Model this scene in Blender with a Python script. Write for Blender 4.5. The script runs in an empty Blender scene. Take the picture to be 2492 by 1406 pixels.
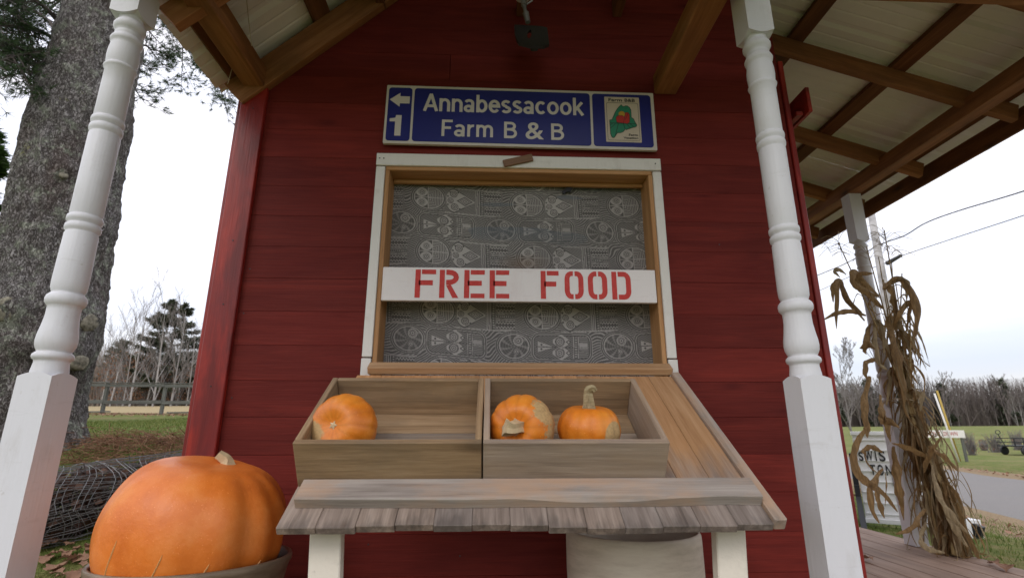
import bpy, math, random
import numpy as np
from mathutils import Vector, Matrix, Euler, noise

random.seed(7)
RNG = np.random.default_rng(7)
SC = bpy.context.scene
COL = SC.collection

# ------------------------------------------------------------------ camera
# origin = the point of the shed's front wall straight ahead of the lens, z = 0 at lens height
CAM_F, PITCH, YAW, ROLL, CAM_D = 1257.4, 0.2682, 0.0415, -0.0008, 1.9954
cp, sp, cy, sy = math.cos(PITCH), math.sin(PITCH), math.cos(YAW), math.sin(YAW)
CF = Vector((sy*cp, cy*cp, sp)); CR0 = Vector((cy, -sy, 0)); CU0 = CR0.cross(CF)
CR = math.cos(ROLL)*CR0 + math.sin(ROLL)*CU0; CU = -math.sin(ROLL)*CR0 + math.cos(ROLL)*CU0
CO = Vector((0, -CAM_D, 0))
cam_d = bpy.data.cameras.new('camera'); cam = bpy.data.objects.new('camera', cam_d); COL.objects.link(cam)
cam_d.sensor_width = 36; cam_d.lens = CAM_F*36/2492; cam_d.clip_start = 0.05; cam_d.clip_end = 2000
cam_d.dof.use_dof = True; cam_d.dof.focus_distance = 1.75; cam_d.dof.aperture_fstop = 5.0
M = Matrix((CR, CU, -CF)).transposed().to_4x4(); M.translation = CO
cam.matrix_world = M
SC.camera = cam

def pt(px, py, Y):
    """survey helper: the point at depth Y (metres behind the front wall) on the sight line of a surveyed mark"""
    r = (px-1246)/CAM_F*CR - (py-703)/CAM_F*CU + CF
    return CO + r*((Y+CAM_D)/r.y)

# ------------------------------------------------------------------ light
SUN_EL, SUN_AZ = math.radians(38), math.radians(205)      # azimuth clockwise from +y
W = bpy.data.worlds.new('World'); SC.world = W; W.use_nodes = True
nt = W.node_tree; N = nt.nodes; L = nt.links; N.clear()
out = N.new('ShaderNodeOutputWorld'); bg = N.new('ShaderNodeBackground'); bg.inputs['Strength'].default_value = 0.1
sky = N.new('ShaderNodeTexSky'); sky.sky_type = 'NISHITA'; sky.sun_disc = False
sky.sun_elevation = SUN_EL; sky.sun_rotation = SUN_AZ; sky.air_density = 1.0; sky.dust_density = 3.0
tc = N.new('ShaderNodeTexCoord'); mp = N.new('ShaderNodeMapping'); mp.inputs['Scale'].default_value = (1.2, 1.2, 9)
cn = N.new('ShaderNodeTexNoise'); cn.inputs['Scale'].default_value = 2.0; cn.inputs['Detail'].default_value = 6
rp = N.new('ShaderNodeValToRGB')
rp.color_ramp.elements[0].position = 0.38; rp.color_ramp.elements[0].color = (.88, .91, .965, 1)
rp.color_ramp.elements[1].position = 0.62; rp.color_ramp.elements[1].color = (1, .99, .985, 1)
sep = N.new('ShaderNodeSeparateXYZ')
el = N.new('ShaderNodeValToRGB')          # cloud brightness by height: a little dimmer and creamier at the horizon
el.color_ramp.elements[0].position = 0.0; el.color_ramp.elements[0].color = (.80, .78, .76, 1)
el.color_ramp.elements[1].position = 0.6; el.color_ramp.elements[1].color = (1.24, 1.23, 1.33, 1)
for ps, c in ((0.04, (.82, .78, .74)), (0.10, (.74, .765, .82)), (0.2, (.98, .985, 1.05))):
    e = el.color_ramp.elements.new(ps); e.color = (*c, 1)
mul = N.new('ShaderNodeMix'); mul.data_type = 'RGBA'; mul.blend_type = 'MULTIPLY'; mul.inputs[0].default_value = 1
sc_ = N.new('ShaderNodeVectorMath'); sc_.operation = 'SCALE'; sc_.inputs['Scale'].default_value = 9.5
mx = N.new('ShaderNodeMix'); mx.data_type = 'RGBA'; mx.inputs[0].default_value = 0.9
L.new(tc.outputs['Generated'], mp.inputs[0]); L.new(mp.outputs[0], cn.inputs['Vector']); L.new(cn.outputs['Fac'], rp.inputs[0])
L.new(tc.outputs['Generated'], sep.inputs[0]); L.new(sep.outputs['Z'], el.inputs[0])
L.new(rp.outputs[0], mul.inputs[6]); L.new(el.outputs[0], mul.inputs[7])
L.new(mul.outputs[2], sc_.inputs[0]); L.new(sky.outputs[0], mx.inputs[6]); L.new(sc_.outputs[0], mx.inputs[7])
L.new(mx.outputs[2], bg.inputs['Color']); L.new(bg.outputs[0], out.inputs[0])
sun_d = bpy.data.lights.new('sun', 'SUN'); sun_d.energy = 0.6; sun_d.angle = math.radians(25); sun_d.color = (1, .96, .9)
sun = bpy.data.objects.new('sun', sun_d); COL.objects.link(sun)
sdir = Vector((math.sin(SUN_AZ)*math.cos(SUN_EL), math.cos(SUN_AZ)*math.cos(SUN_EL), math.sin(SUN_EL)))
sun.rotation_euler = sdir.to_track_quat('Z', 'Y').to_euler()
SC.view_settings.view_transform = 'Standard'; SC.view_settings.look = 'None'
SC.view_settings.gamma = 1; SC.view_settings.use_curve_mapping = False
SC.view_settings.exposure = 0.50
SC.render.engine = 'CYCLES'
SC.cycles.max_bounces = 8; SC.cycles.diffuse_bounces = 5

# ------------------------------------------------------------------ materials
def ramp(nt, fac, stops):
    r = nt.nodes.new('ShaderNodeValToRGB')
    while len(r.color_ramp.elements) > 1: r.color_ramp.elements.remove(r.color_ramp.elements[-1])
    r.color_ramp.elements[0].position = stops[0][0]; r.color_ramp.elements[0].color = (*stops[0][1], 1)
    for p, c in stops[1:]:
        e = r.color_ramp.elements.new(p); e.color = (*c, 1)
    nt.links.new(fac, r.inputs[0]); return r.outputs[0]
def g(v): return (v, v, v)
def mixc(nt, fac, a, b, mode='MIX'):
    m = nt.nodes.new('ShaderNodeMix'); m.data_type = 'RGBA'; m.blend_type = mode
    for i, v in ((0, fac), (6, a), (7, b)):
        if isinstance(v, (int, float)): m.inputs[i].default_value = v
        elif isinstance(v, tuple): m.inputs[i].default_value = (*v, 1)
        else: nt.links.new(v, m.inputs[i])
    return m.outputs[2]
def mth(nt, op, a, b=0.0, c=None, clamp=False):
    m = nt.nodes.new('ShaderNodeMath'); m.operation = op; m.use_clamp = clamp
    for i, v in enumerate((a, b, c)):
        if v is None: continue
        if isinstance(v, (int, float)): m.inputs[i].default_value = v
        else: nt.links.new(v, m.inputs[i])
    return m.outputs[0]
def nz(nt, vec, scale, detail=4, rough=.55, dist=0.0, out='Fac'):
    n = nt.nodes.new('ShaderNodeTexNoise'); n.inputs['Scale'].default_value = scale
    n.inputs['Detail'].default_value = detail; n.inputs['Roughness'].default_value = rough; n.inputs['Distortion'].default_value = dist
    if vec is not None: nt.links.new(vec, n.inputs['Vector'])
    return n.outputs[out]
def mapped(nt, scale=(1, 1, 1), rnd=True, loc=None):
    t = nt.nodes.new('ShaderNodeTexCoord'); src = t.outputs['Object']
    if rnd:
        oi = nt.nodes.new('ShaderNodeObjectInfo')
        cb = nt.nodes.new('ShaderNodeCombineXYZ')
        nt.links.new(mth(nt, 'MULTIPLY', oi.outputs['Random'], 37.0), cb.inputs[0])
        nt.links.new(mth(nt, 'MULTIPLY', oi.outputs['Random'], 91.0), cb.inputs[1])
        nt.links.new(mth(nt, 'MULTIPLY', oi.outputs['Random'], 53.0), cb.inputs[2])
        v = nt.nodes.new('ShaderNodeVectorMath'); v.operation = 'ADD'
        nt.links.new(src, v.inputs[0]); nt.links.new(cb.outputs[0], v.inputs[1]); src = v.outputs[0]
    m = nt.nodes.new('ShaderNodeMapping'); m.inputs['Scale'].default_value = scale
    nt.links.new(src, m.inputs[0]); return m.outputs[0]
def newmat(name):
    m = bpy.data.materials.new(name); m.use_nodes = True
    return m, m.node_tree, m.node_tree.nodes['Principled BSDF']
def setc(nt, b, col, rough=None, spec=None):
    if isinstance(col, tuple): b.inputs['Base Color'].default_value = (*col, 1)
    else: nt.links.new(col, b.inputs['Base Color'])
    if rough is not None:
        if isinstance(rough, (int, float)): b.inputs['Roughness'].default_value = rough
        else: nt.links.new(rough, b.inputs['Roughness'])
    if spec is not None: b.inputs['Specular IOR Level'].default_value = spec
def bump(nt, b, h, dist=.002, strength=1.0):
    n = nt.nodes.new('ShaderNodeBump'); n.inputs['Distance'].default_value = dist; n.inputs['Strength'].default_value = strength
    nt.links.new(h, n.inputs['Height']); nt.links.new(n.outputs[0], b.inputs['Normal'])
def objrand(nt): return nt.nodes.new('ShaderNodeObjectInfo').outputs['Random']

def wood(name, dark, mid, light, rough=.6, gs=1.0, knot=.5, var=.25, grain_c=.5, stain=None, spec=.3, bd=.0012, knotc=(.06, .03, .015)):
    """wood whose grain runs along the object's own x axis"""
    m, nt, b = newmat(name)
    v = mapped(nt, (1.6*gs, 22*gs, 22*gs))
    warp = nz(nt, mapped(nt, (2.2, 9, 9)), 1.0, 2, .5)
    big = nz(nt, v, 1.0, 4, .6, .55)
    fine = nz(nt, mapped(nt, (4, 110, 110)), 1.0, 5, .75, .4)
    f = mth(nt, 'ADD', mth(nt, 'MULTIPLY', big, 1-grain_c*.8), mth(nt, 'MULTIPLY', fine, grain_c*.8))
    f = mth(nt, 'ADD', mth(nt, 'MULTIPLY', mth(nt, 'SUBTRACT', f, .5), 1.35), .5)
    c = ramp(nt, f, ((.28, dark), (.5, mid), (.72, light)))
    # knots
    vo = nt.nodes.new('ShaderNodeTexVoronoi'); vo.inputs['Scale'].default_value = 1.0
    nt.links.new(mapped(nt, (3.4, 9, 9)), vo.inputs['Vector'])
    kn = ramp(nt, vo.outputs['Distance'], ((.05, g(1)), (.13, g(.45)), (.24, g(0))))
    pick = nz(nt, mapped(nt, (1.1, 2, 2)), 1.3, 0)
    kf = mth(nt, 'MULTIPLY', mth(nt, 'MULTIPLY', kn, mth(nt, 'GREATER_THAN', pick, .52)), knot)
    c = mixc(nt, kf, c, knotc)
    if stain:
        s = nz(nt, mapped(nt, (2.2, 4.5, 4.5)), 1.4, 5, .65)
        c = mixc(nt, ramp(nt, s, ((.46, g(0)), (.68, g(stain[1])))), c, stain[0])
    r = objrand(nt)
    c = mixc(nt, 1.0, c, ramp(nt, r, ((0, g(1-var)), (1, g(1+var*.6)))), 'MULTIPLY')
    setc(nt, b, c, mth(nt, 'ADD', mth(nt, 'MULTIPLY', warp, .25), rough-.12), spec)
    bump(nt, b, mth(nt, 'ADD', fine, mth(nt, 'MULTIPLY', big, .6)), bd)
    return m
def flat(name, col, rough=.5, spec=.4, metal=0, var=.08, nscale=6, bd=0):
    m, nt, b = newmat(name)
    n = nz(nt, mapped(nt), nscale, 5, .6)
    c = mixc(nt, 1.0, col, ramp(nt, n, ((.3, g(1-var)), (.7, g(1+var)))), 'MULTIPLY')
    setc(nt, b, c, rough, spec); b.inputs['Metallic'].default_value = metal
    if bd: bump(nt, b, nz(nt, mapped(nt), nscale*12, 3), bd)
    return m

MAT = {}
# red stained boards
def red_stain():
    m, nt, b = newmat('red_stain')
    big = nz(nt, mapped(nt, (1.5, 16, 16)), 1.0, 4, .62, 1.3)
    fine = nz(nt, mapped(nt, (5, 170, 170)), 1.0, 3, .7)
    blot = nz(nt, mapped(nt, (2.6, 3.5, 3.5)), 1.2, 4, .6)
    f = mth(nt, 'ADD', mth(nt, 'MULTIPLY', big, .65), mth(nt, 'MULTIPLY', fine, .35))
    c = ramp(nt, f, ((.3, (.108, .011, .0085)), (.5, (.15, .0185, .0135)), (.7, (.21, .026, .0175))))
    c = mixc(nt, ramp(nt, blot, ((.5, g(0)), (.75, g(.45)))), c, (.12, .014, .012))
    vo = nt.nodes.new('ShaderNodeTexVoronoi'); nt.links.new(mapped(nt, (3.0, 8, 8)), vo.inputs['Vector']); vo.inputs['Scale'].default_value = 1
    kn = ramp(nt, vo.outputs['Distance'], ((.04, g(1)), (.14, g(.3)), (.25, g(0))))
    pk = mth(nt, 'GREATER_THAN', nz(nt, mapped(nt, (1.0, 2, 2)), 1.2, 0), .54)
    c = mixc(nt, mth(nt, 'MULTIPLY', mth(nt, 'MULTIPLY', kn, pk), .65), c, (.07, .006, .006))
    c = mixc(nt, 1.0, c, ramp(nt, objrand(nt), ((0, g(.82)), (1, g(1.12)))), 'MULTIPLY')
    setc(nt, b, c, mth(nt, 'ADD', mth(nt, 'MULTIPLY', blot, .22), .52), .16)
    bump(nt, b, mth(nt, 'ADD', fine, mth(nt, 'MULTIPLY', big, .8)), .0012)
    return m
MAT['red'] = red_stain()
def red_trim():
    m, nt, b = newmat('red_trim')
    big = nz(nt, mapped(nt, (2.0, 9, 9)), 1.0, 4, .6, 1)
    c = ramp(nt, big, ((.35, (.15, .010, .008)), (.5, (.26, .017, .011)), (.66, (.38, .028, .014))))
    c = mixc(nt, ramp(nt, nz(nt, mapped(nt, (3, 6, 6)), 1.5, 3), ((.52, g(0)), (.7, g(.6)))), c, (.13, .014, .018))
    setc(nt, b, c, .42, .4); bump(nt, b, nz(nt, mapped(nt, (6, 150, 150)), 1, 2), .001)
    return m
MAT['redtrim'] = red_trim()
def white_paint(name, col=(.68, .68, .71), dirt=.28, dc=(.38, .34, .28)):
    m, nt, b = newmat(name)
    n1 = nz(nt, mapped(nt, (7, 3, 3)), 2.0, 6, .68); n2 = nz(nt, mapped(nt), 45, 3, .6)
    c = mixc(nt, ramp(nt, n1, ((.55, g(0)), (.78, g(dirt)))), col, dc)
    c = mixc(nt, ramp(nt, n2, ((.68, g(0)), (.76, g(.35)))), c, dc)
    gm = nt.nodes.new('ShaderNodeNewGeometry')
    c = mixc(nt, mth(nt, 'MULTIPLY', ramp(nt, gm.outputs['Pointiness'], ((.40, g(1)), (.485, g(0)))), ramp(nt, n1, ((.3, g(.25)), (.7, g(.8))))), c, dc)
    n3 = nz(nt, mapped(nt, (2, 2, 14)), 3.0, 4, .7); c = mixc(nt, ramp(nt, n3, ((.60, g(0)), (.8, g(.22)))), c, tuple(q*.7 for q in dc))
    setc(nt, b, c, .5, .35); bump(nt, b, nz(nt, mapped(nt, (90, 90, 5)), 1.0, 4, .6), .0011)
    return m
MAT['white'] = white_paint('white_paint')
MAT['whitetrim'] = white_paint('white_trim_paint', (.74, .72, .68), .35)
MAT['whiteboard'] = white_paint('white_board_paint', (.80, .76, .75), .25, (.55, .40, .38))
MAT['legwhite'] = white_paint('leg_paint', (.74, .68, .58), .4)
MAT['jamb'] = wood('pine_jamb', (.34, .165, .065), (.47, .245, .10), (.58, .33, .15), .5, knot=.4, var=.1)
MAT['oldwood'] = wood('grey_weathered_wood', (.17, .135, .10), (.29, .235, .185), (.40, .335, .27), .75, knot=.6, var=.2, stain=((.42, .24, .11), .6))
MAT['boxwood'] = wood('box_wood', (.17, .105, .055), (.335, .22, .12), (.48, .335, .20), .65, knot=.6, var=.12, stain=((.20, .15, .10), .6))
MAT['greybox'] = wood('box_wood_grey', (.19, .14, .105), (.33, .255, .195), (.45, .36, .285), .7, knot=.5, var=.1, stain=((.40, .27, .16), .5))
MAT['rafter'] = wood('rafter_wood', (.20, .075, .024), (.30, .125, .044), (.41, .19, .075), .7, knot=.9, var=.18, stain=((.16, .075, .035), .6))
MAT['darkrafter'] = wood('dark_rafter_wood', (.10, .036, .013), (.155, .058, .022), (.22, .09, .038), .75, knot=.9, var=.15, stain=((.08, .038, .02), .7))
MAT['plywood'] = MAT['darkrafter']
MAT['deck'] = wood('brown_deck_board', (.22, .145, .105), (.30, .205, .152), (.37, .265, .20), .7, knot=.4, var=.12, stain=((.17, .115, .085), .5))
MAT['fencewood'] = wood('grey_fence_wood', (.065, .065, .055), (.11, .112, .097), (.17, .175, .155), .8, knot=.3, var=.15)
MAT['blockwood'] = wood('brown_block', (.14, .075, .045), (.21, .12, .075), (.28, .17, .11), .7)
MAT['metalroof'] = flat('pale_roof_metal', (.80, .78, .75), .5, .4, 0, .1, 1.2)
MAT['darkmetal'] = flat('dark_lamp_metal', (.03, .03, .032), .35, .5, .2, .1, 20)
MAT['steel'] = flat('galvanised_steel', (.35, .36, .37), .4, .5, .7, .15, 20)
MAT['black'] = flat('black_plastic', (.02, .021, .024), .5, .4, 0, .1, 10)
MAT['rope'] = flat('pale_string', (.5, .42, .3), .8, .2)
MAT['wire'] = flat('dark_wire', (.02, .02, .024), .6, .3)
def plank_mat():
    """table planks: fresh orange wood near the wall, grey weathered wood at the open lower end (wear runs along the plank)"""
    m, nt, b = newmat('table_plank')
    big = nz(nt, mapped(nt, (2.0, 24, 24)), 1.0, 3, .6, 1); fine = nz(nt, mapped(nt, (4, 110, 110)), 1.0, 5, .75, .3)
    f = mth(nt, 'ADD', mth(nt, 'MULTIPLY', big, .55), mth(nt, 'MULTIPLY', fine, .45))
    f = mth(nt, 'ADD', mth(nt, 'MULTIPLY', mth(nt, 'SUBTRACT', f, .5), 1.3), .5)
    fresh = ramp(nt, f, ((.3, (.37, .19, .085)), (.5, (.50, .275, .13)), (.7, (.60, .36, .19))))
    grey = ramp(nt, f, ((.3, (.13, .105, .09)), (.5, (.24, .20, .175)), (.7, (.36, .31, .275))))
    t = nt.nodes.new('ShaderNodeTexCoord'); s = nt.nodes.new('ShaderNodeSeparateXYZ'); nt.links.new(t.outputs['Object'], s.inputs[0])
    w = mth(nt, 'ADD', s.outputs[0], mth(nt, 'MULTIPLY', mth(nt, 'SUBTRACT', nz(nt, mapped(nt, (4, 18, 18)), 1.2, 4, .6), .5), .34))
    k = ramp(nt, mth(nt, 'ADD', mth(nt, 'MULTIPLY', w, 1.6), .18), ((.28, g(0)), (.62, g(.95))))
    c = mixc(nt, k, fresh, grey)
    c = mixc(nt, 1.0, c, ramp(nt, objrand(nt), ((0, (.84, .85, .87)), (.5, (1, .97, .94)), (1, (1.10, 1.04, .97)))), 'MULTIPLY')
    c = mixc(nt, ramp(nt, w, ((.345, g(0)), (.40, g(.6)))), c, (.075, .062, .055))
    vo = nt.nodes.new('ShaderNodeTexVoronoi'); vo.inputs['Scale'].default_value = 1; nt.links.new(mapped(nt, (3, 10, 10)), vo.inputs['Vector'])
    kn = ramp(nt, vo.outputs['Distance'], ((.05, g(.8)), (.16, g(0))))
    pk = mth(nt, 'GREATER_THAN', nz(nt, mapped(nt, (1.1, 2, 2)), 1.3, 0), .55)
    c = mixc(nt, mth(nt, 'MULTIPLY', kn, pk), c, (.10, .05, .025))
    setc(nt, b, c, .62, .3); bump(nt, b, f, .0014)
    return m
MAT['plank'] = plank_mat()
MAT['cleat'] = wood('cleat_wood', (.20, .165, .14), (.35, .305, .27), (.46, .41, .36), .7, knot=.7, var=.05, stain=((.47, .30, .19), .8))
MAT['backcleat'] = wood('back_cleat_wood', (.32, .18, .09), (.45, .27, .14), (.55, .36, .21), .6, knot=.5, var=.05)

# ------------------------------------------------------------------ mesh helpers
def link(o, parent=None, Mw=None):
    COL.objects.link(o)
    Mw = Mw or Matrix.Identity(4)
    o['_m'] = 0; del o['_m']
    if parent is not None:
        o.parent = parent; o.matrix_basis = WM[parent.name].inverted() @ Mw
    else: o.matrix_basis = Mw
    WM[o.name] = Mw.copy()
    return o
WM = {}
def mesh(name, v, f, mat=None, smooth=False):
    me = bpy.data.meshes.new(name); me.from_pydata([tuple(p) for p in v], [], f)
    if mat is not None:
        for m in (mat if isinstance(mat, (list, tuple)) else (mat,)): me.materials.append(m)
    if smooth: me.polygons.foreach_set('use_smooth', [True]*len(me.polygons))
    me.update(); return me
def part(name, v, f, mat, parent=None, Mw=None, smooth=False, label=None):
    o = bpy.data.objects.new(name, mesh(name, v, f, mat, smooth)); link(o, parent, Mw)
    if label: o['label'] = label
    return o
def tag(o, label=None, cat=None, group=None, kind=None):
    if label: o['label'] = label
    if cat: o['category'] = cat
    if group: o['group'] = group
    if kind: o['kind'] = kind
    return o
def empty(name, loc, label=None, cat=None, group=None, Mw=None):
    o = bpy.data.objects.new(name, None); o.empty_display_size = .1
    link(o, None, Mw or Matrix.Translation(Vector(loc))); return tag(o, label, cat, group)
def boxgeo(sx, sy, sz, b=.002):
    hx, hy, hz = sx/2, sy/2, sz/2; b = min(b, hx*.4, hy*.4, hz*.4)
    V = []; idx = {}
    for a in (-1, 1):
        for c in (-1, 1):
            for d in (-1, 1):
                idx[a, c, d] = len(V)
                V += [(a*hx, c*(hy-b), d*(hz-b)), (a*(hx-b), c*hy, d*(hz-b)), (a*(hx-b), c*(hy-b), d*hz)]
    F = []
    for s in (-1, 1):
        F.append([idx[s, -1, -1], idx[s, 1, -1], idx[s, 1, 1], idx[s, -1, 1]])
        F.append([idx[-1, s, -1]+1, idx[1, s, -1]+1, idx[1, s, 1]+1, idx[-1, s, 1]+1])
        F.append([idx[-1, -1, s]+2, idx[1, -1, s]+2, idx[1, 1, s]+2, idx[-1, 1, s]+2])
        for t in (-1, 1):
            F.append([idx[s, t, -1], idx[s, t, 1], idx[s, t, 1]+1, idx[s, t, -1]+1])
            F.append([idx[s, -1, t], idx[s, 1, t], idx[s, 1, t]+2, idx[s, -1, t]+2])
            F.append([idx[-1, s, t]+1, idx[1, s, t]+1, idx[1, s, t]+2, idx[-1, s, t]+2])
    for k, i in idx.items(): F.append([i, i+1, i+2])
    R = []
    for f in F:
        p = [Vector(V[i]) for i in f]; n = (p[1]-p[0]).cross(p[2]-p[0]); c = sum(p, Vector())/len(p)
        R.append(f if n.dot(c) > 0 else f[::-1])
    return V, R
def box(name, c, s, mat, parent=None, b=.002, rot=None, label=None):
    v, f = boxgeo(*s, b); Mw = Matrix.Translation(Vector(c))
    if rot is not None: Mw = Mw @ rot.to_4x4()
    return part(name, v, f, mat, parent, Mw, label=label)
def bar(name, p0, p1, w, t, mat, parent=None, up=(0, 0, 1), b=.002, ext=0, label=None, wob=0):
    """board from p0 to p1; w = width across, t = thickness along 'up'"""
    p0, p1 = Vector(p0), Vector(p1); x = (p1-p0).normalized(); up = Vector(up)
    y = up.cross(x).normalized(); z = x.cross(y)
    v, f = boxgeo((p1-p0).length+ext*2, w, t, b)
    Mw = Matrix((x, y, z)).transposed().to_4x4(); Mw.translation = (p0+p1)/2
    return part(name, v, f, mat, parent, Mw, label=label)
def vbox(name, c, s, mat, parent=None, b=.002, label=None):
    """upright board: its grain (local x) runs vertically"""
    return bar(name, (c[0], c[1], c[2]-s[2]/2), (c[0], c[1], c[2]+s[2]/2), s[0], s[1], mat, parent, (0, 1, 0), b, label=label)
def lathe(prof, n=40, cap=True, ang0=0, sweep=None):
    V = []; F = []
    for r, z in prof:
        for k in range(n):
            a = 2*math.pi*k/n+ang0; V.append((r*math.cos(a), r*math.sin(a), z))
    for i in range(len(prof)-1):
        for k in range(n):
            a, b = i*n+k, i*n+(k+1) % n; F.append((a, b, b+n, a+n))
    if cap:
        F.append(tuple(range(n))[::-1]); F.append(tuple((len(prof)-1)*n+k for k in range(n)))
    return V, F
def tube(pts, rad, n=6, V=None, F=None, cap=True):
    V = [] if V is None else V; F = [] if F is None else F; base = len(V); P = [Vector(p) for p in pts]
    if not hasattr(rad, '__len__'): rad = [rad]*len(P)
    ref = Vector((0, 0, 1)) if abs((P[1]-P[0]).normalized().z) < .9 else Vector((0, 1, 0))
    for i, p in enumerate(P):
        d = (P[min(i+1, len(P)-1)]-P[max(i-1, 0)]).normalized()
        a = ref.cross(d); a = a.normalized() if a.length > 1e-5 else Vector((1, 0, 0)); bb = d.cross(a)
        for k in range(n):
            t = 2*math.pi*k/n; V.append(p+rad[i]*(math.cos(t)*a+math.sin(t)*bb))
    for i in range(len(P)-1):
        for k in range(n):
            u, w = base+i*n+k, base+i*n+(k+1) % n; F.append((u, w, w+n, u+n))
    if cap and n > 2:
        F.append(tuple(base+k for k in range(n))[::-1]); F.append(tuple(base+(len(P)-1)*n+k for k in range(n)))
    return V, F
def catmull(P, m=8):
    P = [Vector(p) for p in P]; Q = [2*P[0]-P[1]]+P+[2*P[-1]-P[-2]]; R = []
    for i in range(1, len(Q)-2):
        a, b, c, d = Q[i-1:i+3]
        for k in range(m):
            t = k/m; R.append(.5*((2*b)+(c-a)*t+(2*a-5*b+4*c-d)*t*t+(3*b-a-3*c+d)*t**3))
    R.append(P[-1]); return R
def slab(poly, t):
    """flat plate from a 2D outline in the xz plane, front at y=0, back at y=t"""
    n = len(poly); V = [(x, 0, z) for x, z in poly]+[(x, t, z) for x, z in poly]
    ar = sum(poly[i][0]*poly[(i+1) % n][1]-poly[(i+1) % n][0]*poly[i][1] for i in range(n))
    fr = list(range(n)); fr = fr if ar > 0 else fr[::-1]
    F = [fr, [i+n for i in fr[::-1]]]
    for i in range(n):
        a, b = fr[i], fr[(i+1) % n]; F.append([b, a, a+n, b+n])
    return V, F
def rrect(x0, x1, z0, z1, r, n=5):
    P = []
    for cx, cz, a0 in ((x1-r, z0+r, -90), (x1-r, z1-r, 0), (x0+r, z1-r, 90), (x0+r, z0+r, 180)):
        for k in range(n+1):
            a = math.radians(a0+90*k/n); P.append((cx+r*math.cos(a), cz+r*math.sin(a)))
    return P
def text_mesh(name, s, x0, x1, z0, z1, mat, bold=.02, spacing=1.0):
    """lettering fitted into a rectangle of the xz plane, facing -y"""
    cu = bpy.data.curves.new(name, 'FONT'); cu.body = s; cu.size = 1; cu.offset = bold; cu.extrude = .004; cu.space_character = spacing; cu.resolution_u = 4
    o = bpy.data.objects.new(name, cu); COL.objects.link(o); dg = bpy.context.evaluated_depsgraph_get()
    me = bpy.data.meshes.new_from_object(o.evaluated_get(dg)); bpy.data.objects.remove(o); bpy.data.curves.remove(cu)
    n = len(me.vertices); co = np.empty(n*3); me.vertices.foreach_get('co', co); co = co.reshape(-1, 3)
    lo, hi = co.min(0), co.max(0)
    out = np.empty_like(co)
    out[:, 0] = x0+(co[:, 0]-lo[0])/(hi[0]-lo[0])*(x1-x0); out[:, 2] = z0+(co[:, 1]-lo[1])/(hi[1]-lo[1])*(z1-z0)
    out[:, 1] = -co[:, 2]*.1
    me.vertices.foreach_set('co', out.ravel()); me.materials.clear(); me.materials.append(mat); me.update(); me.name = name
    return me
def addmesh(name, me, parent=None, Mw=None, label=None):
    o = bpy.data.objects.new(name, me); link(o, parent, Mw)
    if label: o['label'] = label
    return o
def sstep(x, a, b):
    t = min(1, max(0, (x-a)/(b-a))); return t*t*(3-2*t)
def curve1(x, P):
    if x <= P[0][0]: return P[0][1]
    for (a, u), (b, v) in zip(P, P[1:]):
        if x <= b:
            t = (x-a)/(b-a); return u+(v-u)*t
    return P[-1][1]
# ------------------------------------------------------------------ terrain
def height(x, y):
    u = -x/(max(y, -1)+4.5); m = sstep(u, .07, .30)
    hl = curve1(y, ((-20, -.9), (.4, -.84), (1.4, -.79), (2.1, -.60), (3.0, -.12), (4, -.12), (17, .60), (30, 1.45), (45, 2.1), (120, 4.0), (400, 9)))
    d = math.hypot(x, y)
    hr = -.86-.24*sstep(x, 3.6, 6.2)
    hr += 2.0*sstep(d, 28, 150)+max(0, d-150)*.012
    n = .03*noise.noise(Vector((x*.5, y*.5, 0)))+.10*noise.noise(Vector((x*.07, y*.07, 3)))*min(1, d/25)
    if d < 5: n *= .6
    return hl*m+hr*(1-m)+n
def nonuni(lo, hi, n0, k):
    t = np.linspace(-1, 1, n0); s = np.sinh(t*k)/math.sinh(k); return np.where(s < 0, -s*lo, s*hi)
gx = nonuni(-600, 700, 300, 6.2); gy = nonuni(-300, 900, 300, 6.2)
V = []; 
for yy in gy:
    for xx in gx: V.append((xx, yy, height(xx, yy)))
F = [(j*300+i, j*300+i+1, (j+1)*300+i+1, (j+1)*300+i) for j in range(299) for i in range(299)]
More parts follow.
